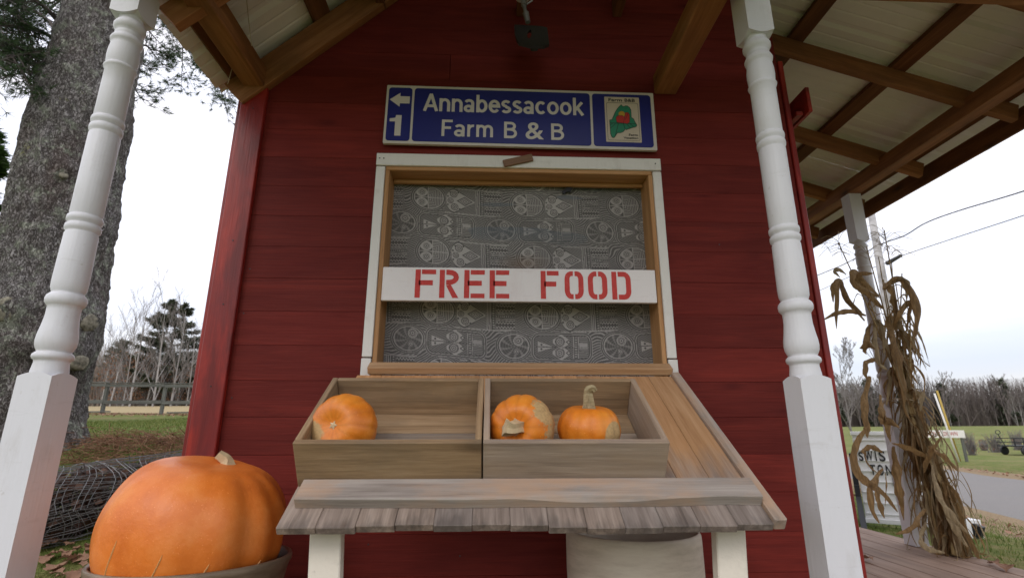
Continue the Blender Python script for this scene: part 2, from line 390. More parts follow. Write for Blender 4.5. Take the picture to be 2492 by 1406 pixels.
def ground_mat():
    m, nt, b = newmat('ground')
    v = mapped(nt, rnd=False)
    s = nt.nodes.new('ShaderNodeSeparateXYZ'); t = nt.nodes.new('ShaderNodeTexCoord'); nt.links.new(t.outputs['Object'], s.inputs[0])
    X, Y = s.outputs[0], s.outputs[1]
    n1 = nz(nt, v, .5, 5, .6); n2 = nz(nt, v, 6, 5, .65); n3 = nz(nt, v, 60, 4, .7); n4 = nz(nt, v, .12, 3)
    grass = ramp(nt, mth(nt, 'ADD', mth(nt, 'MULTIPLY', n2, .6), mth(nt, 'MULTIPLY', n3, .4)), ((.3, (.045, .065, .012)), (.5, (.10, .14, .028)), (.7, (.19, .20, .055))))
    dry = ramp(nt, n3, ((.3, (.13, .09, .04)), (.7, (.30, .23, .12))))
    c = mixc(nt, ramp(nt, mth(nt, 'ADD', mth(nt, 'MULTIPLY', n1, .6), mth(nt, 'MULTIPLY', n2, .4)), ((.46, g(0)), (.62, g(.75)))), grass, dry)
    # greener far lawn across the road
    far = ramp(nt, mth(nt, 'MULTIPLY', X, .02), ((.30, g(0)), (.45, g(.6))))
    c = mixc(nt, far, c, ramp(nt, n1, ((.3, (.13, .155, .045)), (.7, (.24, .235, .095)))))
    # straw field behind the fence
    wy = mth(nt, 'ADD', Y, mth(nt, 'MULTIPLY', mth(nt, 'SUBTRACT', n2, .5), 1.4))
    fl = mth(nt, 'LESS_THAN', X, 6.0)
    st = mth(nt, 'MULTIPLY', mth(nt, 'GREATER_THAN', wy, 18.2), fl)
    c = mixc(nt, st, c, ramp(nt, n3, ((.3, (.27, .21, .11)), (.7, (.42, .34, .20)))))
    # leaf litter along the fence foot
    lit = mth(nt, 'MULTIPLY', mth(nt, 'MULTIPLY', mth(nt, 'GREATER_THAN', wy, 16.2), mth(nt, 'LESS_THAN', wy, 18.4)), fl)
    c = mixc(nt, mth(nt, 'MULTIPLY', lit, ramp(nt, nz(nt, v, 12, 4, .8), ((.45, g(0)), (.55, g(1))))), c, (.17, .10, .055))
    # bare dry earth and needles under the pine and near the shed's left side
    dx = mth(nt, 'ADD', X, 3.2); dy = mth(nt, 'SUBTRACT', Y, 2.0)
    r = mth(nt, 'SQRT', mth(nt, 'ADD', mth(nt, 'MULTIPLY', dx, dx), mth(nt, 'MULTIPLY', dy, dy)))
    nd = mth(nt, 'SUBTRACT', 1.0, mth(nt, 'MULTIPLY', mth(nt, 'ADD', r, mth(nt, 'MULTIPLY', n2, 1.6)), .36), clamp=True)
    c = mixc(nt, mth(nt, 'MULTIPLY', mth(nt, 'SUBTRACT', nd, .60, clamp=True), 2.2, clamp=True), c, ramp(nt, n3, ((.3, (.09, .05, .028)), (.5, (.20, .10, .045)), (.7, (.30, .17, .08)))))
    # leaf strips on both verges of the road: distance from the road's axis
    rd = mth(nt, 'SUBTRACT', mth(nt, 'SUBTRACT', X, mth(nt, 'MULTIPLY', Y, .33)), 6.95)   # 0 = axis, +-2.1 edges
    ab = mth(nt, 'ABSOLUTE', rd)
    wb = mth(nt, 'ADD', ab, mth(nt, 'MULTIPLY', mth(nt, 'SUBTRACT', n2, .5), 1.1))
    vs = mth(nt, 'MULTIPLY', mth(nt, 'LESS_THAN', wb, 3.0), mth(nt, 'GREATER_THAN', X, 3.5))
    c = mixc(nt, mth(nt, 'MULTIPLY', vs, .85), c, ramp(nt, n3, ((.3, (.17, .115, .07)), (.5, (.28, .195, .125)), (.7, (.38, .29, .19)))))
    setc(nt, b, c, .95, .1); bump(nt, b, n3, .02, .8)
    return m
MAT['ground'] = ground_mat()
tag(part('ground', V, F, MAT['ground'], smooth=True), kind='structure')
# road
def asphalt():
    m, nt, b = newmat('asphalt')
    v = mapped(nt, rnd=False); n = nz(nt, v, 90, 4, .7); l = nz(nt, v, .8, 4)
    c = ramp(nt, n, ((.3, (.165, .155, .145)), (.7, (.27, .255, .24))))
    c = mixc(nt, ramp(nt, l, ((.4, g(0)), (.7, g(.35)))), c, (.20, .195, .19))
    setc(nt, b, c, .95, .08); bump(nt, b, n, .004); return m
V = []; F = []; ys = np.concatenate([np.linspace(-25, 30, 111), np.linspace(31, 140, 60)])
for j, yy in enumerate(ys):
    for i in range(9):
        xx = 6.95+.33*yy+(-2.12+i*.53)+(.04*noise.noise(Vector((yy*1.3, i*9, 0))) if i in (0, 8) else 0)
        V.append((xx, yy, height(6.95+.33*yy, yy)*.5+height(xx, yy)*.5+.045+.03*(1-((i-4)/4)**2)-(.10 if i in (0, 8) else 0)))
    if j:
        for i in range(8): a = (j-1)*9+i; F.append((a, a+1, a+10, a+9))
tag(part('road', V, F, asphalt(), smooth=True), kind='structure')

# ------------------------------------------------------------------ shed
shed = empty('shed', (0, 0, 0), 'red stained board shed with open porch roof behind the counter', 'shed')
XL, XR, ZD = -1.0765, 1.3212, -.684
BD = 2.4                                               # depth of the building
SL, SR = .95, .32
AX = .12
def roofL(x): return 1.443+SL*(x+1.211)                # underside of the metal, left slope
def roofR(x): return 1.87-SR*(x-2.65)
ZAP = roofR(AX)
AX = (1.87+SR*2.65-1.443-SL*1.211)/(SL+SR); ZAP = roofR(AX)
def topz(x): return min(roofL(x), roofR(x))-.145
WX0, WX1, WZ0, WZ1 = -.44, .676, .19, 1.076            # window opening
z = ZD+.002; k = 0; H = .1333
rows = []
zz = .317-H*8
while zz < ZAP: rows.append((max(zz, ZD+.003), zz+H)); zz += H
def clipboard(x0, x1, z0, z1):
    """x-range of a row under the gable (each row is cut to the slopes)"""
    poly = [(x0, z0), (x1, z0), (x1, z1), (x0, z1)]
    def cut(P, f):
        R = []
        for i in range(len(P)):
            a, b = P[i], P[(i+1) % len(P)]; fa, fb = f(a), f(b)
            if fa >= 0: R.append(a)
            if (fa >= 0) != (fb >= 0):
                t = fa/(fa-fb); R.append((a[0]+(b[0]-a[0])*t, a[1]+(b[1]-a[1])*t))
        return R
    P = cut(poly, lambda p: roofL(p[0])-.15-p[1]); P = cut(P, lambda p: roofR(p[0])-.14-p[1]) if P else P
    return P
def prism(name, poly, y0, y1, mat, parent):
    """board in the front wall: outline in xz, with softened front edge; origin at its own middle"""
    if len(poly) < 3: return
    cx = sum(p[0] for p in poly)/len(poly); cz = sum(p[1] for p in poly)/len(poly); n = len(poly)
    e = .0009
    inn = [(cx+(p[0]-cx)*(1-e/max(.03, abs(p[0]-cx))), cz+(p[1]-cz)*(1-e/max(.03, abs(p[1]-cz)))) for p in poly]
    V = [(p[0]-cx, y0, p[1]-cz) for p in inn]+[(p[0]-cx, y0+.0012, p[1]-cz) for p in poly]+[(p[0]-cx, y1, p[1]-cz) for p in poly]
    ym = (y0+y1)/2; V = [(a, b-ym, c) for a, b, c in V]
    F = [list(range(n)), [2*n+i for i in range(n)][::-1]]
    for k in (0, 1):
        for i in range(n):
            a, b = i+k*n, (i+1) % n+k*n; F.append([b, a, a+n, b+n])
    return part(name, V, F, mat, parent, Matrix.Translation((cx, ym, cz)))
rb = random.Random(3)
for i, (z0, z1) in enumerate(rows):
    z0 += .0002; z1 -= .0002
    segs = [(XL+.002, XR-.002)]
    if z1 > WZ0 and z0 < WZ1:
        segs = [(XL+.002, WX0-.012), (WX1+.012, XR-.002)]
    elif rb.random() < .25:
        c = rb.uniform(-.5, .9); segs = [(XL+.002, c-.0008), (c+.0008, XR-.002)]
    for a, b in segs:
        zz1 = z1; zz0 = z0
        prism('wall_board', clipboard(a, b, zz0, zz1), rb.uniform(-.0006, .0006), .02, MAT['red'], shed)
# wall sheathing behind the boards, with the window hole; side and back walls
dark = flat('dark_board', (.05, .035, .025), .9)
for (a, b, c, d) in ((XL+.02, WX0-.013, ZD, 1.40), (WX1+.013, XR-.02, ZD, 1.55), (WX0-.013, WX1+.013, ZD, WZ0-.01), (WX0-.013, WX1+.013, WZ1+.02, 1.9)):
    box('sheathing', ((a+b)/2, .034, (c+d)/2), (b-a, .02, d-c), dark, shed)
for i, (z0, z1) in enumerate(rows):
    if z1 < 1.40: box('side_board', (XL+.0125, BD/2+.03, (z0+z1)/2), (.022, BD-.06, z1-z0-.0015), MAT['red'], shed, rot=None)
    if z1 < 1.85:
        box('side_board', (XR-.0125, BD/2+.03, (z0+z1)/2), (.022, BD-.06, z1-z0-.0015), MAT['red'], shed)
    P = clipboard(XL+.03, XR-.03, z0+.0007, z1-.0007)
    if len(P) > 2: prism('back_board', P, BD, BD+.02, MAT['red'], shed)
# trim
vbox('corner_board', (XL+.046, -.0125, (ZD+1.44)/2), (.104, .023, 1.44-ZD), MAT['redtrim'], shed, b=.003, label='bright red corner board at the left end of the front wall')
vbox('corner_board', (XL-.0125, .045, (ZD+1.42)/2), (.023, .115, 1.42-ZD), MAT['redtrim'], shed, b=.003)
vbox('corner_board', (XR+.0125, .04, (ZD+1.66)/2), (.023, .10, 1.66-ZD), MAT['redtrim'], shed, b=.003)
# nail heads
V = []; F = []
for (x, y, z_) in [(XL+.05, -.025, q) for q in (1.33, .73, .47, .16, -.25)]+[(XL+.12, -.001, q) for q in (.62, .44, .12, -.1, -.4)]+[(.95, -.001, .75), (1.2, -.001, .22), (-.1, -.001, -.42), (-.42, -.001, -.38)]:
    v, f = lathe([(.0028, 0), (.0028, .0016)], 8); o = len(V)
    V += [(x+a, y-c, z_+b) for a, b, c in v]; F += [[i+o for i in q] for q in f]
part('nail_heads', V, F, MAT['darkmetal'], shed)['kind'] = 'stuff'
# window
win = empty('window_frame', (.118, 0, .64)); win.parent = shed; win.matrix_basis = Matrix.Translation((.118, 0, .64)); tag(win, 'white painted trim round an orange pine jamb')
bar('trim', (-.489, -.011, 1.105), (.724, -.011, 1.105), .020, .056, MAT['whitetrim'], win, b=.002)
vbox('trim', (-.4695, -.010, .677-.005), (.037, .018, .80), MAT['whitetrim'], win)
vbox('trim', (.7045, -.010, .677-.005), (.037, .018, .80), MAT['whitetrim'], win)
vbox('trim', (-.4715, -.008, .225), (.037, .016, .085), MAT['whitetrim'], win)
vbox('trim', (.7075, -.008, .225), (.037, .016, .085), MAT['whitetrim'], win)
bar('jamb', (-.449, .048, 1.068), (.684, .048, 1.068), .12, .018, MAT['jamb'], win)
vbox('jamb', (-.441, .048, .6235), (.018, .12, .87), MAT['jamb'], win)
vbox('jamb', (.6765, .048, .6235), (.018, .12, .87), MAT['jamb'], win)
bar('stop_strip', (-.43, .078, 1.050), (.667, .078, 1.050), .018, .016, MAT['jamb'], win)
bar('turn_button', (.046, -.028, 1.089), (.170, -.028, 1.122), .012, .032, MAT['blockwood'], win, b=.003, label='small crooked brown wood turn button on the top trim')
V = []; F = []
for x in (-.475, -.458, .70): 
    v, f = lathe([(.003, 0), (.003, .0012)], 8); o = len(V); V += [(x+a, -.0213-c, 1.108+b) for a, b, c in v]; F += [[i+o for i in q] for q in f]
part('nail_heads', V, F, MAT['darkmetal'], win)['kind'] = 'stuff'
# roof metal: ribbed sheets
def sheet(name, xe, fz, x_hi, y0, y1):
    P = []; y = y0
    def pr(t):
        m = (t % .229)
        if m < .016: return m/.016*.018
        if m < .036: return .018
        if m < .052: return (1-(m-.036)/.016)*.018
        for c in (.10, .17):
            if abs(m-c) < .008: return .004*(1-abs(m-c)/.008)
        return 0
    ys = sorted(set([y0, y1]+[round(k*.229+o_, 5) for k in range(int(y0/.229)-2, int(y1/.229)+2) for o_ in (0, .016, .036, .052, .092, .10, .108, .162, .17, .178) if y0 < k*.229+o_ < y1]))
    V = []; F = []; n = len(ys); xs = [xe, x_hi]
    for lay in (0, .0015):
        for x in xs:
            for y in ys: V.append((x, y, fz(x)+pr(y)+lay))
    for i in range(n-1):
        F.append((i, i+1, n+i+1, n+i)); F.append((2*n+i, 3*n+i, 3*n+i+1, 2*n+i+1)); F.append((i, 2*n+i, 2*n+i+1, i+1)); F.append((n+i, n+i+1, 3*n+i+1, 3*n+i))
    F += [(0, n, 3*n, 2*n), (n-1, 3*n-1, 4*n-1, 2*n-1)]
    part(name, V, F, MAT['metalroof'], shed)
RY0 = -2.3  # unseen front overhang, extended forward to darken the top of the wall
for a, b in ((RY0, -1.38), (-1.379, -.46), (-.459, .045)): sheet('roof_sheet', -1.211, roofL, AX, a, b)
for a, b in ((.046, .9), (.901, 1.75), (1.751, 2.62)): sheet('roof_sheet', -1.07, roofL, AX, a, b)
for k in range(6):
    a = RY0+k*.914; sheet('roof_sheet', 3.057, roofR, AX+.001, a, min(a+.913, 2.62+.6))
bar('ridge_cap', (AX, RY0-.01, ZAP+.045), (AX, 2.62, ZAP+.045), .16, .004, MAT['metalroof'], shed)
# rafters
def raf(y, side, x0, x1, off=.04, d=.10, w=.038, mat='rafter'):
    fz, s = (roofL, SL) if side < 0 else (roofR, -SR)
    nrm = Vector((-s, 0, 1)).normalized()
    c = lambda x: Vector((x, y, fz(x)))-nrm*(off+d/2)
    x0s = x0; return bar('rafter', c(x0s), c(x1), w, d, MAT[mat], shed, (0, 0, 1))
for y in (-2.2, -1.65, -1.1, -.45): raf(y, -1, -1.20, AX-.06)
raf(-.0205, -1, -1.185, AX-.06, d=.125, mat='rafter')
for y in (-2.0, -1.45, -.9, -.2, .40, 1.05, 1.62, 2.2):
    raf(y, 1, AX+.09, 2.685)
    o = raf(y, 1, 2.70, 2.93); o.name = 'rafter_tail'
bar('ridge_board', (AX, RY0+.05, ZAP-.12), (AX, 2.5, ZAP-.12), .03, .14, MAT['rafter'], shed)
# purlins under the metal
for x in (-1.13, -.80, -.45, -.1):
    n_ = Vector((-SL, 0, 1)).normalized(); p = Vector((x, 0, roofL(x)))-n_*.021
    y1_ = .03 if x < -1.08 else 2.4
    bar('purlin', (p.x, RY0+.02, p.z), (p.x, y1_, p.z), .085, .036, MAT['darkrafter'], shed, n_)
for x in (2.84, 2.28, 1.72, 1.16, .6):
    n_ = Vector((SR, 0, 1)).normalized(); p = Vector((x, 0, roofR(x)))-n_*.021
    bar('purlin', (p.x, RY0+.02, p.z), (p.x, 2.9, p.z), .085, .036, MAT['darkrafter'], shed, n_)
# fascia behind the outer eave, eave beam, plates, header
bar('fascia', (2.945, RY0+.02, 1.675), (2.945, 2.6, 1.675), .022, .12, MAT['darkrafter'], shed)
bar('eave_beam', (2.65, RY0+.1, 1.725), (2.65, 2.05, 1.725), .088, .10, MAT['rafter'], shed, b=.003)
bar('porch_plate', (-1.03, -1.1, 1.476), (-1.03, -.001, 1.476), .088, .092, MAT['rafter'], shed, b=.004)
bar('porch_plate', (.777, -1.1, 1.515), (.777, -.001, 1.515), .098, .094, MAT['rafter'], shed, b=.004)
bar('porch_header', (-1.10, -.53, 1.585), (2.69, -.53, 1.585), .088, .10, MAT['rafter'], shed, b=.003)
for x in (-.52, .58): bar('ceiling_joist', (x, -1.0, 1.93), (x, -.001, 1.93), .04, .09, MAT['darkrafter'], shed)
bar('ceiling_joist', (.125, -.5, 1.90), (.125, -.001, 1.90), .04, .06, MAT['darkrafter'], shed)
# fillet board where the gable wall meets the left rafter
# sliding door cover on the right wall
box('door_hood', (XR+.085, .52, 1.425), (.018, 1.15, .125), MAT['redtrim'], shed, label='red board hood over the side door track')
box('hood_bracket', (XR+.035, .06, 1.39), (.075, .03, .035), MAT['redtrim'], shed)
box('hood_bracket', (XR+.035, .9, 1.39), (.075, .03, .035), MAT['redtrim'], shed)
box('door_rail', (XR+.05, .52, 1.37), (.03, 1.1, .02), MAT['redtrim'], shed)
# turned porch posts
prof = [(.030, 1.345), (.0345, 1.336), (.036, 1.318), (.0345, 1.302), (.034, 1.298), (.040, 1.291), (.0445, 1.281), (.0445, 1.272), (.040, 1.263), (.0345, 1.258),
        (.037, 1.250), (.0365, 1.243), (.036, 1.238), (.042, 1.232), (.045, 1.224), (.0435, 1.216), (.0395, 1.212), (.0405, 1.20), (.043, 1.18), (.0435, 1.16), (.042, 1.14), (.0395, 1.131), (.0395, 1.129),
        (.043, 1.126), (.045, 1.121), (.043, 1.115), (.0395, 1.111), (.0395, 1.05), (.0395, .943), (.0380, .94), (.0385, .937), (.0425, .934), (.0435, .927), (.0425, .919), (.0375, .914), (.0375, .911), (.0425, .907), (.0435, .899), (.0425, .890), (.0385, .885), (.0385, .882),
        (.0405, .878), (.0405, .70), (.0405, .618), (.0385, .613), (.0385, .610), (.043, .607), (.0440, .600), (.043, .592), (.0378, .587), (.0378, .584), (.043, .580), (.0440, .573), (.043, .565), (.0385, .560), (.0385, .557),
        (.0405, .552), (.042, .45), (.0425, .41), (.0415, .39), (.038, .379), (.0365, .376), (.0405, .372), (.0455, .366), (.0475, .357), (.0465, .347), (.0415, .340), (.0385, .337),
        (.038, .325), (.0385, .305), (.0415, .28), (.0455, .255), (.0465, .240), (.0450, .226), (.040, .214), (.0375, .210), (.041, .207), (.0455, .202), (.0465, .196), (.0445, .190), (.0395, .187), (.0385, .180), (.040, .168), (.0415, .158), (.043, .13)]
prof = [(r, z_) for r, z_ in prof][::-1]
def post(x, y, ztop, zbot, label):
    p = empty('porch_post', (x, y, 0)); p.parent = shed; p['label'] = label
    q = .0445
    def sq(name, z0, z1, bev):
        # square section whose turned end is shouldered (the corners curve down to the turning)
        V = []; F = []; n = 9; hs = []
        ring = []
        for s in range(4):
            a = [(-q, -q), (q, -q), (q, q), (-q, q)][s]; b = [(q, -q), (q, q), (-q, q), (-q, -q)][s]
            for k in range(n): t = k/n; ring.append((a[0]+(b[0]-a[0])*t, a[1]+(b[1]-a[1])*t))
        c = .0012
        def zoff(px, py): return max(0, math.hypot(px, py)-q)*.62
        m = len(ring)
        if bev > 0: zt = [z1-zoff(*p_) for p_ in ring]; zb = [z0]*m
        else: zt = [z1]*m; zb = [z0+zoff(*p_) for p_ in ring]
        V += [(x_, y_, z_) for (x_, y_), z_ in zip(ring, zb)]+[(x_, y_, z_) for (x_, y_), z_ in zip(ring, zt)]
        for k in range(m): F.append((k, (k+1) % m, m+(k+1) % m, m+k))
        V.append((0, 0, z0 if bev > 0 else z0+.002)); V.append((0, 0, z1-.002 if bev > 0 else z1))
        for k in range(m): F.append(((k+1) % m, k, 2*m)); F.append((m+k, m+(k+1) % m, 2*m+1))
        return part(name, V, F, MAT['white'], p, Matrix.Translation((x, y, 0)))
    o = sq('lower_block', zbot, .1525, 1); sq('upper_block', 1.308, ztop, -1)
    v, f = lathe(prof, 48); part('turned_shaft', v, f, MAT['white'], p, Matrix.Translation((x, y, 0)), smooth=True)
    return p
PX = ((-1.2002, -.5269), (.9095, -.5269), (2.65, 1.4032))
post(-1.2002, -.5269, 1.425, ZD+.003, 'turned white porch post in front of the pine tree')
post(.9095, -.5269, 1.534, ZD+.003, 'turned white porch post at the right of the counter')
post(2.65, 1.4032, 1.674, ZD+.003, 'far turned white porch post with dried corn tied to it')
post(2.65, -.53, 1.534, ZD+.003, 'turned white porch post at the outer front corner')
# deck
deck = empty('porch_deck', (0, 0, ZD), 'brown painted plank deck beside and in front of the red shed', 'deck')
x = -1.42; i = 0
rb = random.Random(5)
xs = [2.742-.1405*k for k in range(30)]
for x in xs:
    xc = x-.07
    y1 = 2.35 if xc > XR+.06 else -.03
    bar('deck_board', (xc, -1.05+rb.uniform(-.004, .004), ZD-.0125), (xc, y1, ZD-.0125), .134, .025, MAT['deck'], deck, b=.004)
bar('deck_rim', (2.72, -1.03, ZD-.10), (2.72, 2.33, ZD-.10), .03, .14, MAT['deck'], deck)
bar('deck_rim', (-1.46, -1.03, ZD-.10), (2.70, -1.03, ZD-.10), .03, .14, MAT['deck'], deck)
bar('deck_rim', (1.40, 2.31, ZD-.10), (2.70, 2.31, ZD-.10), .03, .14, MAT['deck'], deck)
bar('deck_rim', (-1.45, -1.0, ZD-.10), (-1.45, -.05, ZD-.10), .03, .14, MAT['deck'], deck)

def glyph_set():
    A = lambda cx, cz, rx, rz, a0, a1, n=10: [(cx+rx*math.cos(math.radians(a0+(a1-a0)*k/n)), cz+rz*math.sin(math.radians(a0+(a1-a0)*k/n))) for k in range(n+1)]
    s = .155; h = s/2; x = .74; G = {}
    bowl = A(.30, .37, .225, .295, 0, 360, 20)
    G['A'] = (.74, [[(.06, 0), (.37, 1-h*.3)], [(.68, 0), (.37, 1-h*.3)], [(.17, .29), (.57, .29)]])
    G['n'] = (.60, [[(h+.03, 0), (h+.03, x)], A(.305, .44, .20, .225, 180, 0)+[(.505, 0)]])
    G['m'] = (.90, [[(h+.03, 0), (h+.03, x)], A(.275, .46, .17, .205, 180, 0)+[(.445, 0)], A(.615, .46, .17, .205, 180, 0)+[(.785, 0)]])
    G['r'] = (.40, [[(h+.03, 0), (h+.03, x)], A(.33, .42, .22, .245, 180, 82)])
    G['b'] = (.62, [[(h+.03, 0), (h+.03, 1)], A(.32, .37, .205, .295, -180, 180, 20)])
    G['e'] = (.60, [A(.305, .37, .22, .295, -38, -360, 18)+[(.10, .37)], [(.10, .40), (.52, .40)]])
    G['o'] = (.63, [A(.315, .37, .225, .295, 0, 360, 20)])
    G['c'] = (.57, [A(.305, .37, .22, .295, 45, 315, 16)])
    G['s'] = (.54, [A(.27, .535, .165, .135, 25, 180, 8)+A(.27, .535, .165, .135, 180, 262, 5)+A(.275, .205, .18, .135, 82, 0, 5)+A(.275, .205, .18, .135, 0, -158, 9)])
    G['a'] = (.58, [A(.275, .50, .185, .165, 155, 0, 9)+[(.46, 0)], A(.255, .205, .17, .14, 20, 360, 16)])
    G['k'] = (.58, [[(h+.03, 0), (h+.03, 1)], [(.12, .28), (.50, x)], [(.25, .42), (.53, 0)]])
    G['F'] = (.60, [[(h+.04, 0), (h+.04, 1)], [(.10, 1-h), (.57, 1-h)], [(.10, .51), (.50, .51)]])
    G['B'] = (.70, [[(h+.04, 0), (h+.04, 1)], [(.10, 1-h), (.34, 1-h)]+A(.36, .735, .17, .188, 90, -90, 8)+[(.10, .535)], [(.10, .535), (.36, .535)]+A(.38, .30, .20, .225, 90, -90, 9)+[(.10, h)]])
    G['&'] = (.74, [[(.68, .0), (.20, .66)]+A(.325, .775, .145, .15, 190, -20, 10)+A(.27, .26, .20, .21, 75, 180, 5)+A(.27, .26, .20, .19, 180, 300, 6)+[(.60, .40)]])
    return G, s
GLY, GS = glyph_set()
def write(text, x0, x1, z0, ch, mat, par, Mw, sx=1.0):
    """block lettering, one object per letter; ch = capital height"""
    tot = sum(GLY[q][0]+.035 if q != ' ' else .42 for q in text); k = (x1-x0)/tot; x = x0
    for q in text:
        if q == ' ': x += .42*k; continue
        wd, strokes = GLY[q]; V = []; F = []
        for si, st_ in enumerate(strokes):
            L_ = [Vector((x+p[0]*k, z0+p[1]*ch)) for p in st_]; o = len(V); closed = (L_[0]-L_[-1]).length < 1e-5
            if closed: L_ = L_[:-1]
            m_ = len(L_); w = GS*ch*.98
            for i, p in enumerate(L_):
                pa = L_[i-1] if (i > 0 or closed) else p; pb = L_[(i+1) % m_] if (i < m_-1 or closed) else p
                t1 = (p-pa).normalized() if (p-pa).length > 1e-7 else (pb-p).normalized(); t2 = (pb-p).normalized() if (pb-p).length > 1e-7 else t1
                t = (t1+t2).normalized() if (t1+t2).length > 1e-3 else t1; cosv = max(.5, t.dot(t1)); nn = Vector((-t.y, t.x))*w/2/cosv
                V += [(p.x+nn.x, -si*.00012, p.y+nn.y), (p.x-nn.x, -si*.00012, p.y-nn.y)]
            for i in range(m_ if closed else m_-1): j = (i+1) % m_; F.append((o+2*i, o+2*i+1, o+2*j+1, o+2*j))
        part('letter', V, F, mat, par, Mw); x += (wd+.035)*k
# ------------------------------------------------------------------ blue road sign above the window
MAT['signwhite'] = flat('sign_white', (.62, .58, .52), .45, .4, 0, .06, 8)
MAT['signblue'] = flat('sign_blue', (.010, .016, .165), .4, .45, 0, .12, 5)
MAT['signdark'] = flat('sign_black', (.02, .02, .02), .5)
MAT['green'] = flat('emblem_green', (.02, .22, .12), .45); MAT['emred'] = flat('emblem_red', (.45, .03, .02), .45); MAT['emyellow'] = flat('emblem_yellow', (.50, .30, .03), .45)
MAT['cream'] = flat('emblem_cream', (.60, .52, .42), .5, .3, 0, .05)
SW, SH = 1.176, .2849
sign = empty('road_sign', (-.4655, -.030, 1.1745), 'long blue farm road sign with white lettering, screwed above the window', 'sign', Mw=Matrix.Translation((-.4655, -.030, 1.1745)) @ Matrix.Rotation(math.radians(.35), 4, 'Y'))
SM = WM[sign.name]
def onsign(name, v, f, mat, dy, label=None): return part(name, v, f, mat, sign, SM @ Matrix.Translation((0, dy, 0)), label=label)
v, f = slab(rrect(0, SW, 0, SH, .004), .014); onsign('sign_plate', v, f, MAT['signwhite'], 0)
for a, b, nm in ((.0085, .0945, 'narrow'), (.103, .757, 'wide'), (.766, .988, 'square')):
    v, f = slab(rrect(a*SW, b*SW, .012, SH-.012, .014), .0012); onsign('blue_panel', v, f, MAT['signblue'], -.0012, nm+' blue panel of the sign')
def ontext(name, s, x0, x1, z0, z1, mat, bold, par=sign, Mw=None, dy=-.0016, sp=1.0):
    me = text_mesh(name, s, x0, x1, z0, z1, mat, bold, sp); return addmesh(name, me, par, (Mw or SM) @ Matrix.Translation((0, dy, 0)))
LM = SM @ Matrix.Translation((0, -.0016, 0))
write('Annabessacook', .138*SW, .735*SW, .160, .088, MAT['signwhite'], sign, LM)
write('Farm', .205*SW, .402*SW, .040, .080, MAT['signwhite'], sign, LM)
write('B', .432*SW, .491*SW, .038, .080, MAT['signwhite'], sign, LM); addmesh('letter', text_mesh('letter', '&', .515*SW, .582*SW, .036, .118, MAT['signwhite'], .012), sign, LM); write('B', .605*SW, .664*SW, .036, .080, MAT['signwhite'], sign, LM)
v, f = slab([(.046, .036), (.072, .036), (.072, .135), (.048, .135), (.046, .122), (.022, .118), (.022, .104), (.046, .104)], .002); onsign('numeral', v, f, MAT['signwhite'], -.0022, 'large numeral 1')
v, f = slab([(.016, .2115), (.060, .246), (.060, .229), (.102, .229), (.102, .194), (.060, .194), (.060, .177)], .002); onsign('arrow', v, f, MAT['signwhite'], -.0022, 'white arrow pointing left')
# emblem plate
EX0, EZ0, EW, EH = .812*SW, .034, .155, .224
emb = empty('emblem_plate', (0, 0, 0)); emb.parent = sign; emb.matrix_basis = Matrix.Translation((EX0, -.0022, EZ0)); WM[emb.name] = SM @ emb.matrix_basis.copy(); EM = WM[emb.name]
v, f = slab(rrect(0, EW, 0, EH, .003), .0012); part('plate', v, f, MAT['cream'], emb, EM)
def ring(P, w):
    n = len(P); V = []; F = []
    cx = sum(p[0] for p in P)/n; cz = sum(p[1] for p in P)/n
    for i in range(n):
        a, b, c = Vector(P[i-1]), Vector(P[i]), Vector(P[(i+1) % n]); t = (c-a).normalized(); nn = Vector((t.y, -t.x))
        V += [(b.x-nn.x*w/2, 0, b.y-nn.y*w/2), (b.x+nn.x*w/2, 0, b.y+nn.y*w/2)]
    for i in range(n): j = (i+1) % n; F.append((2*i, 2*i+1, 2*j+1, 2*j)); 
    return V, F
def line(a, b, w):
    a, b = Vector(a), Vector(b); t = (b-a).normalized(); n_ = Vector((-t.y, t.x))*w/2
    return [(a.x-n_.x, 0, a.y-n_.y), (b.x-n_.x, 0, b.y-n_.y), (b.x+n_.x, 0, b.y+n_.y), (a.x+n_.x, 0, a.y+n_.y)], [(0, 1, 2, 3)]
def ep(x, y): return ((x-(190+(y-200)*.035))/690*EW, (1-(y-205-(x-185)*.035)/920)*EH)
outl = [ep(*p) for p in ((525, 375), (550, 410), (575, 418), (610, 402), (645, 402), (690, 440), (715, 490), (717, 560), (718, 640), (765, 675), (785, 730), (825, 800), (810, 835), (740, 850), (680, 870), (640, 880), (620, 895), (590, 880), (578, 905), (550, 935), (500, 955), (440, 955), (410, 1000), (380, 1045), (350, 1055), (325, 1030), (305, 970), (300, 860), (292, 760), (290, 690), (335, 688), (375, 600), (400, 540), (440, 470), (480, 420))]
E2 = lambda dy: EM @ Matrix.Translation((0, dy, 0))
v, f = ring(rrect(.008, EW-.007, .008, EH-.030, .008), .0015); part('border_line', v, f, MAT['signdark'], emb, E2(-.0006))
v, f = slab(outl, .0005); part('state_map', v, f, MAT['green'], emb, E2(-.0010))
vv = []; ff = []
def acc(v, f):
    o = len(vv); vv.extend(v); ff.extend([[i+o for i in q] for q in f])
acc(*ring(outl, .0022))
for a, b in (((300, 755), (815, 775)), ((400, 770), (305, 860)), ((460, 770), (395, 1020)), ((560, 770), (590, 880)), ((620, 770), (690, 860)), ((690, 775), (770, 840)), ((350, 762), (300, 800))): acc(*line(ep(*a), ep(*b), .0022))
part('map_lines', vv, ff, MAT['signdark'], emb, E2(-.0016))
cx, cz = ep(532, 575); v, f = slab([(cx+.0145*math.cos(a*.4), cz+.0145*math.sin(a*.4)) for a in range(16)], .0004); part('sun_disc', v, f, MAT['emyellow'], emb, E2(-.0020))
